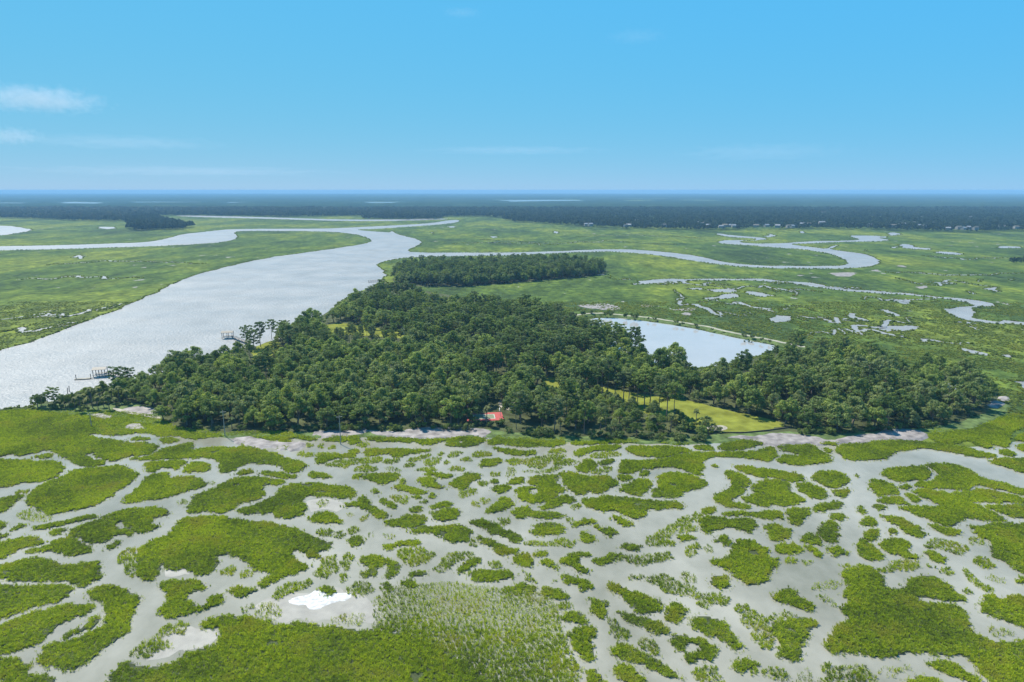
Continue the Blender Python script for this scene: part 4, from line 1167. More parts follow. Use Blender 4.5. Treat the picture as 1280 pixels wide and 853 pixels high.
KIND = {'oak': ('oak_tree', OAKS, 'trunk', 'crown', 'tree'), 'pine': ('pine_tree', PINES, 'trunk', 'crown', 'tree'),
        'bare': ('pine_tree', BARE, 'trunk', 'crown', 'tree'), 'open': ('pine_tree', OPEN, 'trunk', 'crown', 'tree'), 'palm': ('palmetto', PALMS, 'trunk', 'crown', 'palm'),
        'bush': ('bush', BUSHES, 'stem', 'foliage', 'bush')}
def plant(kind, x, y, z, s, label, group, v=None, rz=None):
    nm, forms, tn_, cn_, cat = KIND[kind]
    tk, cr = forms[random.randrange(len(forms)) if v is None else v]
    s3 = (s * random.uniform(.92, 1.1), s * random.uniform(.92, 1.1), s * random.uniform(.93, 1.07))
    root = empty(nm, (x, y, z), random.uniform(0, 6.28) if rz is None else rz, s3)
    tag(root, label, cat, group)
    link(tn_, tk, root); link(cn_, cr, root)
    return root

def pinside(x, y, P):
    return bool(in_poly(np.array([x]), np.array([y]), P)[0])

# ---- where trees may stand on the island: their feet, in plan
WOOD = """200 531 235 534 280 532 340 535 420 534 500 532 560 530 584 531 586 523 594 514 622 507 640 516 634 534 650 540 700 543 760 544 830 546 878 547 893 540 880 536 850 528 820 520 790 512
760 503 742 492 744 482 770 486 800 492 840 497 870 503 900 510 940 519 970 526 990 533 1010 540 1080 538 1140 533 1190 526 1224 514 1236 498 1230 482 1200 472 1150 465 1090 458 1030 456 985 452
965 450 930 463 880 468 835 461 795 449 764 436 744 423 728 412 698 407 640 397 580 387 520 379 488 372 470 376 440 386 426 394 416 400 404 406 392 422 410 420 430 418 455 419 480 422 505 424
510 418 490 414 445 406 425 403 404 404 390 411 356 423 352 432 345 442 332 452 318 450 312 440 300 441 270 449 240 458 215 467 190 476 165 484 150 489 152 500 180 503 200 515"""
wood = [ground(a, b_, 0.45) for a, b_ in nums(WOOD)]
clear = [plan(p, 0.45, 1) for p in LAWNS[3:]] + [plan(px("590 513 628 505 632 498 650 498 650 514 634 530 592 530"), .45, 1), plan(px("1160 492 1195 480 1205 492 1180 506"), .45, 0)]
xs = [p[0] for p in wood]; ys = [p[1] for p in wood]
cand = []
X, Y = spread(min(xs), max(xs), min(ys), max(ys), 5.1)
ins = in_poly(X, Y, wood)
for c in clear: ins &= ~in_poly(X, Y, c)
X, Y = X[ins], Y[ins]
sel = np.argsort(Y)
X, Y = X[sel], Y[sel]
tn1 = fnoise(X / 45, Y / 45, 61, 2)
PX, PY = project(X, Y, 0.45)
placed = {'oak': [], 'pine': []}
occ = []
for x, y, t, pxx, pyy in zip(X, Y, tn1, PX, PY):
    # pines crowd the north and east of the wood, oaks the south-western middle
    bias = 0.0
    if pyy < 430: bias += 0.12
    if pxx > 860 and pyy < 505: bias += 0.03
    if pxx < 640 and pyy > 440: bias -= 0.14
    if pyy > 515: bias -= 0.16
    kind = 'pine' if t + bias + random.gauss(0, .07) > 0.54 else 'oak'
    md = 8.0 if kind == 'oak' else 5.2
    if 735 < pxx < 890 and pyy > 495: md = 4.9
    ok = True
    for q in occ[-260:]:
        if (q[0] - x) ** 2 + (q[1] - y) ** 2 < ((md + q[2]) / 2) ** 2:
            ok = False; break
    if not ok: continue
    occ.append((x, y, md))
    placed[kind].append((x, y, pxx, pyy))
print('wood', {k: len(v) for k, v in placed.items()})

def zone(kind, a, b_):
    k = {'oak': 'round-crowned green oak', 'pine': 'tall dark pine'}[kind]
    if a < 205: d = 'on the narrow western point beside the river'
    elif b_ < 410: d = 'in the northern wood ' + ('left of the upper lawn' if a < 460 else 'right above the cottage' if a < 580 else 'west of the pond')
    elif a > 880 and b_ < 500: d = 'in the eastern wood ' + ('below the pond corner' if a < 1000 else 'in its dense middle' if a < 1120 else 'around the hidden house')
    elif a > 880: d = 'at the south edge of the eastern wood'
    elif a > 640 and b_ < 492: d = 'in the middle wood ' + ('close below the pond' if b_ < 455 else 'behind the big lawn' if a > 740 else 'inland of the red court')
    elif a > 640: d = 'between the red court and the big lawn'
    elif b_ > 512: d = 'in the front row facing the flooded marsh'
    elif a < 350: d = 'on the wooded slope beside the river bank'
    else: d = 'in the western wood ' + ('left part, ' if a < 450 else 'middle part, ' if a < 550 else 'right part, ') + ('near the upper lawn' if b_ < 445 else 'halfway to the marsh' if b_ < 480 else 'behind the front row')
    return f'{k} {d}', f'{kind} trees {d}'
REST = {}
def ordinal(k):
    return f"{k}{'th' if 10 <= k % 100 <= 20 else {1: 'st', 2: 'nd', 3: 'rd'}.get(k % 10, 'th')}"
ROWS = {}
for kind in ('oak', 'pine'):
    L = sorted(placed[kind], key=lambda q: q[1])
    for i, (x, y, a, b_) in enumerate(L):
        s = random.uniform(.78, 1.12) * (1.0 if kind == 'oak' else .95)
        if a < 205: s *= .62
        if b_ > 524: s *= 0.9
        if 395 < a < 515 and 416 < b_ < 446: s *= .62
        if 300 < a < 355 and 440 < b_ < 475: s *= .55
        if 735 < a < 890 and b_ > 495: s *= .55
        if 660 < a < 710 and 486 < b_ < 515: s *= .55
        if 850 < a < 985 and b_ < 490 and b_ < np.interp(a, [850, 880, 985], [478, 488, 474]): s *= .70
        if a > 1120: s *= .9
        if 262 < a < 300 and b_ < 470: s *= .62
        if i < 275:
            lb, gr = zone(kind, a, b_)
            ROWS.setdefault(lb, []).append((a, plant(kind, x, y, 0.4, s, lb, gr)))
        else:
            REST.setdefault(kind, []).append((x, y, 0.4, s))

for lb, L in ROWS.items():
    if len(L) <= 60 and any(q in lb for q in ('in the front row', 'south edge', 'between the red court', 'western point')):
        for k, (a, o) in enumerate(sorted(L, key=lambda q: q[0])):
            o['label'] = lb + f', {ordinal(k + 1)} from the left'

def forest(name, pts, forms, label, leaf_only=False):
    pts = np.array(pts)
    pr = []
    for tk, cr in forms:
        me = bpy.data.meshes.new(name)
        tv = np.empty(len(tk.vertices) * 3, np.float32); tk.vertices.foreach_get('co', tv)
        F = [tuple(p.vertices) for p in tk.polygons]; nt = len(F)
        cv = np.empty(len(cr.vertices) * 3, np.float32); cr.vertices.foreach_get('co', cv)
        o_ = len(tk.vertices)
        F += [tuple(v + o_ for v in p.vertices) for p in cr.polygons]
        me.from_pydata(np.concatenate([tv, cv]).reshape(-1, 3), [], F)
        me.materials.append(tk.materials[0]); me.materials.append(cr.materials[0])
        mi = np.ones(len(F), np.int32); mi[:nt] = 0
        me.polygons.foreach_set('material_index', mi)
        me.update()
        pr.append(bpy.data.objects.new(name, me))
    n = len(pts)
    sc = np.stack([pts[:, 3]] * 3, 1) * RNG.uniform(.92, 1.08, (n, 3))
    ro = np.stack([np.zeros(n), np.zeros(n), RNG.uniform(0, 6.28, n)], 1)
    return scatter(name, pts[:, :3], sc, ro, RNG.integers(0, len(pr), n), pr, label)
if REST.get('oak'): forest('oak_wood', REST['oak'], OAKS, 'oaks massed at the back of the island wood')
if REST.get('pine'): forest('pine_wood', REST['pine'], PINES, 'pines massed at the back of the island wood')

# ---- trees one can pick out
def at(kind, a, b_, s, label, group=None, v=None, z=0.45):
    x, y = ground(a, b_, z)
    return plant(kind, x, y, z - .05, s, label, group, v)
for k, (a, b_) in enumerate(((747, 494), (752, 498), (760, 500), (768, 502), (779, 505), (786, 503), (797, 508), (806, 511), (812, 509), (824, 517), (833, 526), (842, 531))):
    at('bare', a, b_, random.uniform(.82, .98), 'slim bare-trunked pine in the row along the big lawn', 'bare-trunked pines along the lawn', k % 3)
for k, (a, b_) in enumerate(((308, 434), (318, 437), (326, 434), (350, 428), (357, 421), (340, 424))):
    at('open', a, b_, random.uniform(.8, 1.0), 'ragged open pine on the river bank by the small lawn', 'open pines on the river bank', k % 3)
at('open', 150, 489, .85, 'tall spreading pine on the point behind the boathouse', v=1)
at('open', 163, 486, .70, 'second tall pine behind the boathouse, nearer the wood', v=0)
for k, (a, b_, s) in enumerate(((47, 509, .52), (52, 510, .45), (61, 509, .42), (70, 508, .55), (82, 509, .5), (87, 510, .4))):
    at('oak' if k in (0, 4) else 'open', a, b_, s, 'small dark tree in the clump at the western tip', 'clump at the western tip', k % 3)
for k, (a, b_, s) in enumerate(((92, 506, .5), (99, 504, .42), (107, 501, .5), (115, 499, .55), (121, 505, .4), (128, 497, .6), (134, 503, .45), (143, 496, .62), (155, 494, .7), (166, 492, .72), (172, 500, .6), (183, 497, .65), (190, 505, .6), (178, 489, .8), (148, 500, .45))):
    at('oak', a, b_, s, 'small rounded tree in the belt between tip and wood', 'tree belt on the western point')
for k, (a, b_) in enumerate(((94, 512), (101, 514), (109, 512), (116, 510), (123, 513), (130, 509), (137, 512), (145, 508), (113, 504), (126, 502), (150, 503), (160, 505), (105, 508), (140, 503))):
    at('palm', a, b_, random.uniform(.8, 1.15), 'small palmetto among the scrub of the western point', 'palmettos on the western point')
for k, (a, b_) in enumerate(((265, 534), (290, 536), (300, 533), (475, 532), (520, 533), (573, 531), (588, 530), (608, 532), (700, 538), (750, 541), (815, 540), (838, 540), (846, 536), (855, 538), (870, 530), (905, 508), (1000, 534), (1110, 535), (1180, 515), (1190, 520))):
    at('palm', a, b_, random.uniform(.8, 1.2), 'shaggy palmetto along the front edge of the island wood', 'palmettos along the wood edge')
for k, (a, b_, s) in enumerate(((591, 531, 1.3), (599, 532, .8), (613, 533, .8), (622, 533, 1.2), (629, 532, 1.4))):
    at('bush', a, b_, s, 'bush before the red court')
at('bush', 889, 541, .9, 'dark bush at the near corner of the big lawn, left of a pair', v=0)
at('bush', 897, 540, .95, 'dark bush at the near corner of the big lawn, right of a pair', v=2)
for k in range(70):
    f = random.random()
    a = 210 + 670 * f
    b_ = np.interp(a, [200, 280, 420, 560, 640, 760, 880], [535, 537, 538, 536, 543, 548, 550]) + random.uniform(-2, 1.5)
    if 588 < a < 632: continue
    at('bush', a, b_, random.uniform(.6, 1.25), 'low bush at the foot of the front trees', 'bushes along the front of the wood')
for k in range(34):
    a = 1000 + 235 * random.random()
    b_ = np.interp(a, [1000, 1080, 1150, 1200, 1240], [542, 540, 535, 527, 508]) + random.uniform(-2, 2)
    at('bush', a, b_, random.uniform(.6, 1.2), 'low bush at the foot of the eastern wood', 'bushes along the eastern wood')
for k in range(26):
    a = random.uniform(60, 200)
    at('bush', a, np.interp(a, [60, 110, 150, 200], [507, 508, 502, 497]) + random.uniform(-4, 5), random.uniform(.5, 1.1), 'low bush in the scrub of the western point', 'bushes on the western point')

def number_rows():
    rows = {}
    for o in COL.objects:
        if o.parent is None and o.get('category') in ('tree', 'palm', 'bush'): rows.setdefault(o['label'], []).append(o)
    for lb, L in rows.items():
        if 1 < len(L) <= 36 and not (o0 := L[0]['label']).startswith(('round', 'tall dark')) and ' from the left' not in lb:
            for k, o in enumerate(sorted(L, key=lambda q: q.location.x / q.location.y)):
                o['label'] = lb + f', {ordinal(k + 1)} from the left'

# ---- dike round the pond, its path and shrubs
DK = [(716, 396), (735, 393.5), (755, 393.2), (790, 396.5), (815, 399), (845, 403.5), (877, 408.8), (906, 415.5), (936, 421.5), (968, 428), (990, 432.5), (1006, 436)]
dk = [ground(a, b_, .5) for a, b_ in DK]
def ribbon(P, w0, z0, w1, z1):
    V, F = [], []
    n = len(P)
    for i, p in enumerate(P):
        a, c = P[max(i - 1, 0)], P[min(i + 1, n - 1)]
        tx, ty = c[0] - a[0], c[1] - a[1]; l = math.hypot(tx, ty)
        nx_, ny_ = -ty / l, tx / l
        for w_, z_ in ((-w1, z1), (-w0, z0), (w0, z0), (w1, z1)):
            V.append((p[0] + nx_ * w_, p[1] + ny_ * w_, z_))
    for i in range(n - 1):
        for k in range(3):
            a = i * 4 + k
            F.append((a, a + 4, a + 5, a + 1))
    return V, F
def dens(P, n=6):
    Q = []
    for i in range(len(P) - 1):
        for k in range(n):
            f = k / n
            Q.append((P[i][0] * (1 - f) + P[i + 1][0] * f, P[i][1] * (1 - f) + P[i + 1][1] * f))
    return Q + [P[-1]]
dk = dens(dk)
dk = [(x + (vnoise(i * .7, 3.1, 5) - .5) * 3, y + (vnoise(i * .7, 9.1, 6) - .5) * 3) for i, (x, y) in enumerate(dk)]
V, F = ribbon(dk, 3.0, 1.5, 6.5, -.3)
tag(link('dike', mesh('dike', V, F, MT['scrub'])), 'low grassy earth dike along the far side of the pond', kind=S)
V, F = ribbon(dk, 1.2, 1.53, 1.6, 1.50)
tag(link('path', mesh('path', V, F, MT['sand'])), 'pale sandy path along the top of the dike', kind=S)
for a, b_, s in ((757, 395, 1.5), (763, 395, 1.7), (783, 397, 1.6), (793, 398, 1.5), (811, 399.5, .9), (818, 400, .8), (845, 404, 1.0), (853, 406, .9), (870, 408, .9), (930, 422, 1.0), (940, 423, 1.0), (952, 426, .8), (728, 394, 1.6), (740, 392, 1.5), (962, 428, .7), (905, 417, .6), (890, 413, .6)):
    at('bush', a, b_, s, 'round shrub on the dike beyond the pond', 'shrubs on the dike', z=1.5)
for a, b_, s in ((930, 427.5, .5), (936, 428, .5), (940, 428.5, .45)):
    at('bush', a, b_, s, 'dark shrub standing in the pond at the foot of the dike', 'shrubs in the pond', z=.1)
at('pine', 990, 447, .75, 'pine at the eastern corner of the pond', v=0)
at('oak', 700, 396, .7, 'rounded oak at the western end of the pond', v=2)

number_rows()

# ---- hammock, clumps and the mainland woods
HAM = [ground(a, b_, .4) for a, b_ in nums("492 350 500 355 530 358 580 358 640 353.5 700 348.5 740 345 757 341 750 336.5 720 333 680 331 600 332.5 530 334.5 500 340")]
X, Y = spread(min(p[0] for p in HAM), max(p[0] for p in HAM), min(p[1] for p in HAM), max(p[1] for p in HAM), 6.3)
ins = in_poly(X, Y, HAM); X, Y = X[ins], Y[ins]
fr = project(X, Y, 0)[1]
sheet('hammock_ground', [chaikin(HAM, 1)], 0.3, MT['floor'], 'shaded ground under the wooded hammock', skirt=.4, slope=3)
tag(forest('hammock_wood', np.stack([X, Y, X * 0 + .3, RNG.uniform(.7, 1.0, len(X))], 1), [OAKS[0], PINES[3], OAKS[3], PINES[1]],
           'dense oak and pine hammock rising from the marsh behind the island'))

def far_crown(seed, H, W):
    r = np.random.default_rng(seed)
    C, R = [], []
    for k in range(11):
        a = r.uniform(0, 6.28); z = r.uniform(.1, 1); q = math.sqrt(1 - z * z * .8) * W * r.uniform(.6, 1)
        C.append((q * math.cos(a), q * math.sin(a), H * (.35 + .5 * z))); R.append(W * r.uniform(.32, .5))
    LV, LF = leaf_quads(np.array(C), np.array(R), 14, 1.05, r)
    return bpy.data.objects.new('far_crown', quadmesh('far_crown', LV, LF, MT['farleaf']))
FAR = [far_crown(s, H, W) for s, H, W in ((61, 15, 5), (62, 18, 4.6), (63, 13, 5.6), (64, 16, 5))]
def wood_points(P, step, jit=.2):
    X, Y = spread(min(p[0] for p in P), max(p[0] for p in P), min(p[1] for p in P), max(p[1] for p in P), step)
    m = in_poly(X, Y, P)
    return X[m], Y[m]
ISLW = [ground(a, b_) for a, b_ in nums("163 287 172 289 190 287.5 205 288.5 222 287.5 233 286 228 282 215 278.5 200 275.5 192 272 176 271 168 274 165 280")]
X, Y = wood_points(ragged(ISLW, 60, 45), 8.5)
n = len(X)
scatter('marsh_clump_wood', np.stack([X, Y, X * 0], 1), RNG.uniform(.85, 1.2, (n, 3)), RNG.uniform(0, .01, (n, 3)) + np.stack([X * 0, X * 0, RNG.uniform(0, 6.28, n)], 1), RNG.integers(0, 4, n), FAR,
        'dark wooded clump alone in the western marsh')
CLM = [ground(a, b_) for a, b_ in nums("1256 329 1262 330 1280 330 1300 329.5 1300 327 1270 326.5")]
X, Y = wood_points(CLM, 6.5)
n = len(X)
scatter('thicket', np.stack([X, Y, X * 0], 1), RNG.uniform(.38, .55, (n, 3)), np.stack([X * 0, X * 0, RNG.uniform(0, 6.28, n)], 1), RNG.integers(0, 4, n), FAR,
        'small dark thicket at the right edge of the marsh')

MAIN = {
 'right': "629 275.5 640 278 660 279 690 281 711 282.3 756 285.5 800 287 832 287.6 870 288.6 950 287.4 1040 287 1100 288 1160 290 1280 292 1600 294 2300 300 2300 262 1280 262 1000 262 800 262 629 262",
 'mid': "429 271 445 270.3 455 270.5 470 269.5 552 272.8 560 271 600 271.2 629 272.5 660 272 660 262 429 262",
 'strip': "453 274 480 274.7 530 274.8 553 274.5 548 271 520 268.8 470 268.5 455 271",
 'left': "-700 276 -200 273 0 273 50 274.3 90 276.7 130 277.2 165 277.4 172 274 165 271 185 269.6 240 270 300 270.8 345 271.4 380 271.2 429 270.8 429 262 -700 262"}
pts = []
for nm, s in MAIN.items():
    P = [ground(a, b_) for a, b_ in nums(s)]
    X, Y = wood_points(P, 15.0)
    a, b_ = project(X, Y, 0)
    k = (a > -60) & (a < 1340) & (RNG.uniform(0, 1, len(X)) < np.clip(1.35 - (Y - 1900) / 3200, .3, 1))
    gap = fnoise(X / 160, Y / 160, 91, 3)
    k &= ~((gap > .66) & (nm == 'right') & (Y < 2700))
    X, Y = X[k], Y[k]
    pts.append(np.stack([X, Y, X * 0], 1))
P = np.concatenate(pts); n = len(P)
print('far', n)
sz = np.clip(P[:, 1] / 2600, .85, 2.2)
scl = np.stack([sz * 1.5, sz * 1.5, RNG.uniform(.75, 1.15, n)], 1) * RNG.uniform(.85, 1.2, (n, 1))
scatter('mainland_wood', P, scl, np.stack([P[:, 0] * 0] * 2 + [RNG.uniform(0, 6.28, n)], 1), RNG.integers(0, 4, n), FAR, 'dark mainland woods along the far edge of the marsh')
# beyond the nearer woods: the canopy as rolling tree-top ground
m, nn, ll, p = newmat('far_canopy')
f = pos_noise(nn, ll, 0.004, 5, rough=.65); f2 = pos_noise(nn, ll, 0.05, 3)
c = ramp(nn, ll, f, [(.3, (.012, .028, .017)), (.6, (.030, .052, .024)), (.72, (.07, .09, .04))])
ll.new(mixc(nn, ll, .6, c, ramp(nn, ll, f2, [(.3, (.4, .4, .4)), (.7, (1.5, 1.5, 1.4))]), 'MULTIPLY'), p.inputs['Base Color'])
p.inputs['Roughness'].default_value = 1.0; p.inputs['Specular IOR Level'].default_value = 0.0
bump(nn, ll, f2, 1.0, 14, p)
MT['canopy'] = m
X = np.linspace(-15000, 15000, 181)
Yc = np.concatenate([np.linspace(3650, 8000, 90), np.linspace(8150, 19500, 60)])
GXX, GYY = np.meshgrid(X, Yc)
Z = 4 + 9 * fnoise(GXX / 300, GYY / 150, 33, 3)
lw = fnoise(GXX / 1500, GYY / 400, 71, 2)
Z = np.where(lw > .68, -1.5, Z)
FARW = ["60 252.8 100 252.4 140 253.3 140 256.2 95 256 60 255.6", "-60 253.5 50 253.6 50 256 -60 256", "270 252.6 310 252.6 310 255.4 270 255.4", "440 252.6 505 252.4 505 255.2 440 255.2",
        "600 250.3 720 249.8 735 252.6 640 253.2", "150 252.4 260 252.5 260 254.4 150 254.6", "18 247 44 247 46 248.6 20 248.4"]
farw = [[ground(a, b_) for a, b_ in nums(q)] for q in FARW]
for q in farw:
    Z = np.where(in_poly(GXX, GYY, q), -1.5, Z)
sheet('far_water', [chaikin(q, 2) for q in farw], 0.06, MT['tidal'], 'thin pale strips of water far off near the horizon', dz=.004)
V = np.stack([GXX.ravel(), GYY.ravel(), Z.ravel()], 1)
I = np.arange(len(Yc) - 1)[:, None] * len(X) + np.arange(len(X) - 1)[None]
I = I.ravel()
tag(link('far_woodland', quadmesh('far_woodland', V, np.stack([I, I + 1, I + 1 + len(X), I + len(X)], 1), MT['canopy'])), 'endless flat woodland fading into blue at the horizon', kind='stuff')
# ------------------------------------------------------------------ built things
def box(V, F, x0, x1, y0, y1, z0, z1):
    i = len(V)
    V += [(x, y, z) for z in (z0, z1) for y in (y0, y1) for x in (x0, x1)]
    F += [(i, i + 2, i + 3, i + 1), (i + 4, i + 5, i + 7, i + 6), (i, i + 1, i + 5, i + 4), (i + 2, i + 6, i + 7, i + 3), (i, i + 4, i + 6, i + 2), (i + 1, i + 3, i + 7, i + 5)]
def part(name, boxes, mat, parent):
    V, F = [], []
    for q in boxes: box(V, F, *q)
    return link(name, mesh(name, V, F, mat), parent)
def gable(name, x0, x1, y0, y1, z0, z1, mat, parent, over=.35, th=.14):
    """pitched roof with its ridge along x"""
    ym = (y0 + y1) / 2
    a, b_, c, d = x0 - over, x1 + over, y0 - over, y1 + over
    V = [(a, c, z0), (b_, c, z0), (b_, d, z0), (a, d, z0), (a, ym, z1), (b_, ym, z1)]
    V += [(x, y, z + th) for x, y, z in V]
    F = [(6, 7, 11, 10), (8, 9, 10, 11), (0, 4, 5, 1), (2, 5, 4, 3), (0, 1, 7, 6), (2, 3, 9, 8), (0, 6, 10, 4), (4, 10, 9, 3), (1, 5, 11, 7), (5, 2, 8, 11)]
    return link(name, mesh(name, V, F, mat), parent)
MT['tan_roof'] = simple('tan_sheet_roof', (0.115, 0.098, 0.068), .6, .15, 1.0)
MT['grey_roof'] = simple('grey_shingle_roof', (0.20, 0.20, 0.205), .85, .2, 1.0)
MT['pale_roof'] = simple('pale_metal_roof', (0.19, 0.195, 0.20), .7, .08, .6, .5)
MT['wall'] = simple('pale_siding', (0.20, 0.195, 0.18), .8, .08, .8)
MT['brick'] = simple('brown_siding', (0.30, 0.19, 0.13), .85, .15, 1.0)
MT['glass'] = simple('dark_window', (0.03, 0.035, 0.04), .15, .1, 1.0, .6)
MT['red'] = simple('red_court_paint', (0.30, 0.055, 0.045), .8, .15, .3)
MT['green'] = simple('green_court_paint', (0.13, 0.155, 0.09), .8, .12, .3)
MT['line'] = simple('white_line_paint', (0.8, 0.8, 0.78), .7, .05, 1.0)
MT['van'] = simple('white_vehicle_paint', (0.5, 0.5, 0.5), .35, .03, 1.0, .5)
MT['tyre'] = simple('black_rubber', (0.02, 0.02, 0.02), .9, .1, 1.0)
MT['metal'] = simple('galvanised_metal', (0.45, 0.46, 0.47), .4, .1, 1.0, .5)

def boathouse(a, b_, rz, w_, d, label):
    x, y = ground(a, b_)
    o = tag(empty('boathouse', (x, y, 0), rz), label, 'boathouse')
    part('deck', [(-w_ / 2, w_ / 2, -d / 2, -d / 2 + 1.2, 1.3, 1.5), (-w_ / 2, w_ / 2, d / 2 - 1.2, d / 2, 1.3, 1.5), (w_ / 2 - 1.2, w_ / 2, -d / 2 + 1.2, d / 2 - 1.2, 1.3, 1.5)], MT['wood'], o)
    for sx in (-1, 0, 1):
        for sy in (-1, 1):
            part('post', [(sx * (w_ / 2 - .2) - .14, sx * (w_ / 2 - .2) + .14, sy * (d / 2 - .2) - .14, sy * (d / 2 - .2) + .14, -1, 4.2)], MT['darkwood'], o)
    part('lift_beam', [(-w_ / 2 + .3, w_ / 2 - .3, -.15, .15, 3.6, 3.9)], MT['darkwood'], o)
    gable('roof', -w_ / 2, w_ / 2, -d / 2, d / 2, 4.2, 5.1, MT['tan_roof'], o)
    return o
def pier(p0, p1, label, wd=.8):
    (x0, y0), (x1, y1) = ground(*p0), ground(*p1)
    L = math.hypot(x1 - x0, y1 - y0)
    o = tag(empty('pier', (x0, y0, 0), math.atan2(y1 - y0, x1 - x0)), label, 'pier')
    k = 0.0
    while k < L:                                       # deck boards in short bays
        part('deck_board', [(k + .03, min(k + 2.37, L), -wd, wd, 1.32, 1.44)], MT['wood'], o)
        for sy in (-1, 1):
            part('pile', [(k + 1.0, k + 1.26, sy * wd - .12, sy * wd + .12, -1, 2.3)], MT['darkwood'], o)
        k += 2.4
    part('handrail', [(0, L, wd - .05, wd + .05, 2.1, 2.2)], MT['wood'], o)
    return o
boathouse(126, 470.5, .25, 6.2, 5.0, 'open boathouse with a tan pitched roof off the western point')
x, y = ground(103.5, 474.5)
o = tag(empty('floating_dock', (x, y, 0), .28), 'low pale floating dock out in the river beside the boathouse', 'dock')
part('deck', [(-3.8, 3.8, -1.1, 1.1, .35, .55)], MT['sand'], o)
part('float', [(-3.6, -.3, -.9, .9, -.1, .34), (.3, 3.6, -.9, .9, -.1, .34)], MT['darkwood'], o)
for sx in (-3.5, 3.5):
    part('pile', [(sx - .13, sx + .13, 1.15, 1.41, -1, 2.6)], MT['darkwood'], o)
part('gangway', [(3.8, 8.0, -.5, .5, .7, .85)], MT['wood'], o)
pier((134, 469), (152, 474), 'timber pier from the boathouse to the western point')
boathouse(285, 423, .2, 7.0, 5.0, 'dark open boathouse by the river lawn further upstream')
pier((292, 424), (310, 431), 'timber pier from the upstream boathouse to the small lawn')
pier((460, 353.5), (480, 352), 'far small pier at the northern end of the wood', 1.0)
for a, b_ in ((84.5, 492.5), (86.5, 490)):
    x, y = ground(a, b_)
    V, F = [], []
    tube(V, F, [(0, 0, -1), (.25, .1, 3.2)], [.2, .16], 7)
    tag(link('mooring_post', mesh('mooring_post', V, F, MT['darkwood']), loc=(x, y, 0)), 'lone dark mooring post in the shallows off the western tip' if a < 85 else 'dark mooring post just behind the nearest one off the tip', 'post')

def utility_pole(a, b_, H, label):
    x, y = ground(a, b_)
    o = tag(empty('utility_pole', (x, y, 0), .3), label, 'pole', 'utility poles along the marsh edge')
    V, F = [], []
    tube(V, F, [(0, 0, -1), (0, 0, H)], [.2, .13], 8)
    link('shaft', mesh('shaft', V, F, MT['wood']), o)
    part('crossarm', [(-1.1, 1.1, -.07, .07, H - .9, H - .72)], MT['wood'], o)
    for sx in (-1, 0, 1):
        V, F = [], []
        tube(V, F, [(sx, 0, H - .74), (sx, 0, H - .5)], [.06, .05], 6)
        link('insulator', mesh('insulator', V, F, MT['metal']), o)
utility_pole(281.5, 546, 11.5, 'grey utility pole in the marsh before the big western trees')
utility_pole(426, 556, 12.5, 'grey utility pole in the marsh before the mud flat')
utility_pole(114.5, 534, 6.5, 'short utility pole in the marsh below the western point')

# court
c0 = ground(606, 521, .6)
o = tag(empty('sports_court', (c0[0], c0[1], .56), .12), 'red and green sports court at the edge of the marsh', 'court')
part('surround', [(-8.2, 8.2, -5.6, 5.6, -.3, .02)], MT['red'], o)
part('playing_surface', [(-5.2, 4.6, -3.2, 3.2, .02, .03)], MT['green'], o)
part('line', [(-5.0, 4.4, -3.0, -2.9, .03, .036), (-5.0, 4.4, 2.9, 3.0, .03, .036), (-5.0, -4.9, -2.9, 2.9, .03, .036), (4.3, 4.4, -2.9, 2.9, .03, .036), (-.4, -.3, -2.9, 2.9, .03, .036)], MT['line'], o)
for sx in (-1, 1):
    h = part('hoop_post', [(sx * 7 - .08, sx * 7 + .08, -.08, .08, 0, 3.0)], MT['metal'], o)
    part('backboard', [(sx * 6.7 - .05, sx * 6.7 + .05, -.9, .9, 2.6, 3.7)], MT['line'], h)

# timber bulkhead along the near edge of the big lawn
BW = dens([ground(a, b_, .5) for a, b_ in ((902, 541), (930, 541.5), (960, 538.5), (990, 534.5))], 8)
o = tag(empty('bulkhead_wall', (BW[0][0], BW[0][1], 0)), 'low dark timber bulkhead along the near edge of the big lawn', 'wall')
for k in range(len(BW) - 1):
    (x0, y0), (x1, y1) = BW[k], BW[k + 1]
    L = math.hypot(x1 - x0, y1 - y0)
    q = part('panel', [(0, L - .06, -.1, .1, -.3, .95)], MT['darkwood'], o)
    q.location = (x0 - BW[0][0], y0 - BW[0][1], 0)
    q.rotation_euler = (0, 0, math.atan2(y1 - y0, x1 - x0))

def house(a, b_, rz, w_, d, h, wm, rm, label, group=None, name='house', z=.4, detail=True):
    x, y = ground(a, b_, z)
    o = tag(empty(name, (x, y, z), rz), label, 'house', group)
    part('wall', [(-w_ / 2, w_ / 2, -d / 2, d / 2, -.2, h)], wm, o)
    r_ = gable('roof', -w_ / 2, w_ / 2, -d / 2, d / 2, h, h + d * .33, rm, o)
    # gable ends
    V = [(-w_ / 2, -d / 2, h), (-w_ / 2, d / 2, h), (-w_ / 2, 0, h + d * .33), (w_ / 2, -d / 2, h), (w_ / 2, d / 2, h), (w_ / 2, 0, h + d * .33)]
    link('gable', mesh('gable', V, [(0, 2, 1), (3, 4, 5)], wm), o)
    if detail:
        nwin = max(2, int(w_ / 3))
        for k in range(nwin):
            xx = -w_ / 2 + (k + .5) * w_ / nwin
            f_ = part('door' if k == nwin // 2 else 'window', [(xx - .5, xx + .5, -d / 2 - .06, -d / 2 - .005, .1 if k == nwin // 2 else 1.0, 2.2)], MT['darkwood'] if k == nwin // 2 else MT['line'], o)
            if k != nwin // 2: part('pane', [(xx - .4, xx + .4, -d / 2 - .09, -d / 2 - .065, 1.1, 2.1)], MT['glass'], f_)
        part('chimney', [(w_ * .2, w_ * .2 + .8, .3, 1.1, h, h + d * .33 + .9)], MT['brick'], r_)
    return o
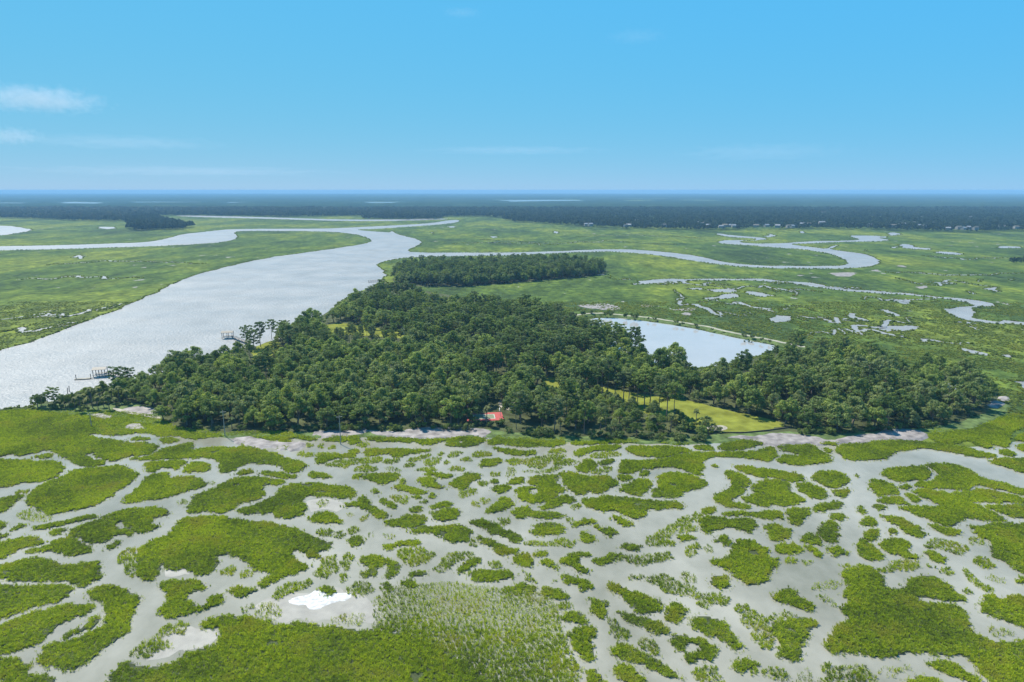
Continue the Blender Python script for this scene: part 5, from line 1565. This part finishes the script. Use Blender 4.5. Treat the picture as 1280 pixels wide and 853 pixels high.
house(511, 417, .5, 9, 6.5, 3.0, MT['wall'], MT['pale_roof'], 'small pale-roofed cottage at the end of the upper lawn', 'houses in the wood')
house(1187, 492, -.4, 9, 7, 3.2, MT['brick'], MT['pale_roof'], 'pale-roofed house half hidden in the eastern wood', 'houses in the wood')
house(1167, 495, .2, 5, 4, 2.6, MT['brick'], MT['pale_roof'], 'small pale-roofed shed in the eastern wood left of the house', 'houses in the wood')
x, y = ground(537, 422, .4)
o = tag(empty('camper_van', (x, y, .4), .1), 'long white camper van parked by the upper lawn', 'van')
part('body', [(-3.2, 2.3, -1.1, 1.1, .5, 2.9)], MT['van'], o)
cb = part('cab', [(2.3, 3.3, -1.05, 1.05, .5, 2.1)], MT['van'], o)
part('windscreen', [(3.3, 3.34, -.9, .9, 1.3, 2.0)], MT['glass'], cb)
for sx in (-2.2, 2.3):
    for sy in (-1, 1):
        V, F = [], []
        tube(V, F, [(sx, sy * .85, .38), (sx, sy * 1.13, .38)], [.38, .38], 12)
        link('wheel', mesh('wheel', V, F, MT['tyre']), o)
for k in range(3): part('window', [(-2.6 + k * 1.6, -1.6 + k * 1.6, -1.13, -1.105, 1.6, 2.3)], MT['glass'], o)

# white sheet painted in place of sun glare on the foreground water
P = ragged([ground(250 + a * 10 / 4.414, 660 + b_ * 10 / 4.414, .1) for a, b_ in nums(GLARE)], 1.6, 1.6)
sheet('glare_patch', [P], .10, MT['white'], 'brilliant white patch of painted sun glare on the foreground water', skirt=.06, slope=.5)

# mainland houses along the far wood's edge
HS = [(733, 281.5), (738, 282), (782, 282.5), (786, 282.3), (796, 277), (830, 283), (846, 279), (874, 279), (878, 280.5), (885, 282.5), (901, 284), (906, 283.3), (911, 283), (917, 283.5), (945, 283), (958, 282.8), (972, 284), (986, 284), (990, 284.2), (1003, 281), (1011, 281.3), (1018, 279.5), (1027, 279.5), (1029, 266.5), (1066, 281), (1087, 282), (1117, 283), (1124, 281.5), (1129, 281.5), (1142, 280), (1148, 283), (1155, 284), (1165, 280), (1153, 273), (1185, 286.5), (1198, 286), (1204, 286.4), (1210, 286), (1219, 286.5), (1212, 273), (1252, 284), (1270, 285)]
for k, (a, b_) in enumerate(HS):
    x, y = ground(a, b_)
    big_ = 1.6 if 1024 < a < 1035 else 1.0
    col = ('white', 'grey', 'tan')[k % 3]
    house(a, b_ + .9, random.uniform(-.6, .6), random.uniform(9, 14) * big_, random.uniform(7, 9), random.uniform(4, 6), MT['wall'], (MT['pale_roof'], MT['grey_roof'], MT['tan_roof'])[k % 3],
          f'tiny {col}-roofed house at the far wood edge, {ordinal(k + 1)} from the left', 'houses along the far wood edge', z=7, detail=False)

# ------------------------------------------------------------------ air
hz, n, l, p = newmat('haze_air')
n.remove(p)
pv = n.new('ShaderNodeVolumePrincipled')
pv.inputs['Color'].default_value = (0.27, 0.54, 0.79, 1)
pv.inputs['Density'].default_value = 9.5e-5
pv.inputs['Anisotropy'].default_value = 0.0
l.new(pv.outputs[0], n['Material Output'].inputs['Volume'])
hx0, hx1, hy0, hy1, hz0, hz1 = -25000, 25000, -2000, 20300, -3, 103
V = [(x, y, z) for z in (hz0, hz1) for y in (hy0, hy1) for x in (hx0, hx1)]
F = [(0, 2, 3, 1), (4, 5, 7, 6), (0, 1, 5, 4), (2, 6, 7, 3), (0, 4, 6, 2), (1, 3, 7, 5)]
tag(link('haze', mesh('haze', V, F, hz)), 'thin blue summer haze over the marsh', kind='stuff')

# clouds: thin volumes of vapour high beyond the woods
def cloud(a, b_, dist, wpx, hpx, depth, dens_, seed, label):
    ax = (a - 640) / 853.3; bx_ = (426.5 - b_) / 853.3
    d = Vector((ax, math.cos(PITCH) + bx_ * math.sin(PITCH), -math.sin(PITCH) + bx_ * math.cos(PITCH))).normalized()
    c = Vector((0, 0, CAM_H)) + d * dist
    w_, h_ = wpx / 853.3 * dist / 2, hpx / 853.3 * dist / 2
    V, F = [], []
    nu, nv = 20, 11
    for j in range(nv):
        th = math.pi * (j / (nv - 1) - .5)
        for i in range(nu):
            ph = 2 * math.pi * i / nu
            V.append((w_ * math.cos(th) * math.cos(ph), depth * math.cos(th) * math.sin(ph), h_ * math.sin(th)))
    for j in range(nv - 1):
        for i in range(nu):
            F.append((j * nu + i, j * nu + (i + 1) % nu, (j + 1) * nu + (i + 1) % nu, (j + 1) * nu + i))
    m, n, l, p = newmat('cloud_vapour')
    n.remove(p)
    tc = n.new('ShaderNodeTexCoord')
    mp = n.new('ShaderNodeMapping'); mp.inputs['Scale'].default_value = (1 / w_, 1 / depth, 1 / h_)
    l.new(tc.outputs['Object'], mp.inputs[0])
    ln = n.new('ShaderNodeVectorMath'); ln.operation = 'LENGTH'; l.new(mp.outputs[0], ln.inputs[0])
    ns = n.new('ShaderNodeTexNoise'); ns.inputs['Scale'].default_value = 1.0; ns.inputs['Detail'].default_value = 5; ns.inputs['Roughness'].default_value = .62
    mp2 = n.new('ShaderNodeMapping'); mp2.inputs['Scale'].default_value = (7.5 / w_, 3 / depth, 2.6 / h_); mp2.inputs['Location'].default_value = (seed, seed * 2, 0)
    l.new(tc.outputs['Object'], mp2.inputs[0]); l.new(mp2.outputs[0], ns.inputs['Vector'])
    s1 = n.new('ShaderNodeMath'); s1.operation = 'MULTIPLY_ADD'; s1.inputs[1].default_value = -.66; s1.inputs[2].default_value = .04
    l.new(ln.outputs['Value'], s1.inputs[0])
    s2 = n.new('ShaderNodeMath'); s2.operation = 'ADD'; l.new(ns.outputs['Fac'], s2.inputs[0]); l.new(s1.outputs[0], s2.inputs[1])
    s3 = n.new('ShaderNodeMath'); s3.operation = 'MULTIPLY'; s3.use_clamp = False; s3.inputs[1].default_value = dens_
    mxm = n.new('ShaderNodeMath'); mxm.operation = 'MAXIMUM'; mxm.inputs[1].default_value = 0
    l.new(s2.outputs[0], mxm.inputs[0]); l.new(mxm.outputs[0], s3.inputs[0])
    v = n.new('ShaderNodeVolumePrincipled')
    v.inputs['Color'].default_value = (1, 1, 1, 1)
    l.new(s3.outputs[0], v.inputs['Density'])
    l.new(v.outputs[0], n['Material Output'].inputs['Volume'])
    o = link('cloud', mesh('cloud', V, F, m), loc=tuple(c))
    o.rotation_euler = (0, 0, -math.atan2(d.x, d.y))
    tag(o, label, 'cloud', 'thin clouds low in the sky')
cloud(46, 124, 12000, 150, 34, 500, .0026, 1.3, 'larger white wisp of cloud at the left edge of the sky')
cloud(10, 170, 14000, 80, 22, 400, .0016, 4.1, 'small white cloud below the larger one at left')
cloud(577, 16, 12000, 60, 12, 300, .0006, 2.2, 'very faint wisp at the top middle of the sky')
cloud(795, 46, 12000, 90, 22, 300, .0004, 6.2, 'very faint slanting wisp at the top right of the sky')
cloud(950, 190, 20000, 240, 26, 600, .0003, 8.2, 'faint low cloud streak above the right horizon')
cloud(150, 178, 20000, 260, 20, 600, .0005, 3.7, 'faint low cloud streak right of the small left cloud')
cloud(230, 214, 22000, 420, 16, 600, .0005, 5.3, 'faint long cloud streak low over the left horizon')
cloud(640, 188, 22000, 300, 14, 600, .0004, 9.1, 'faint long cloud streak low over the middle horizon')
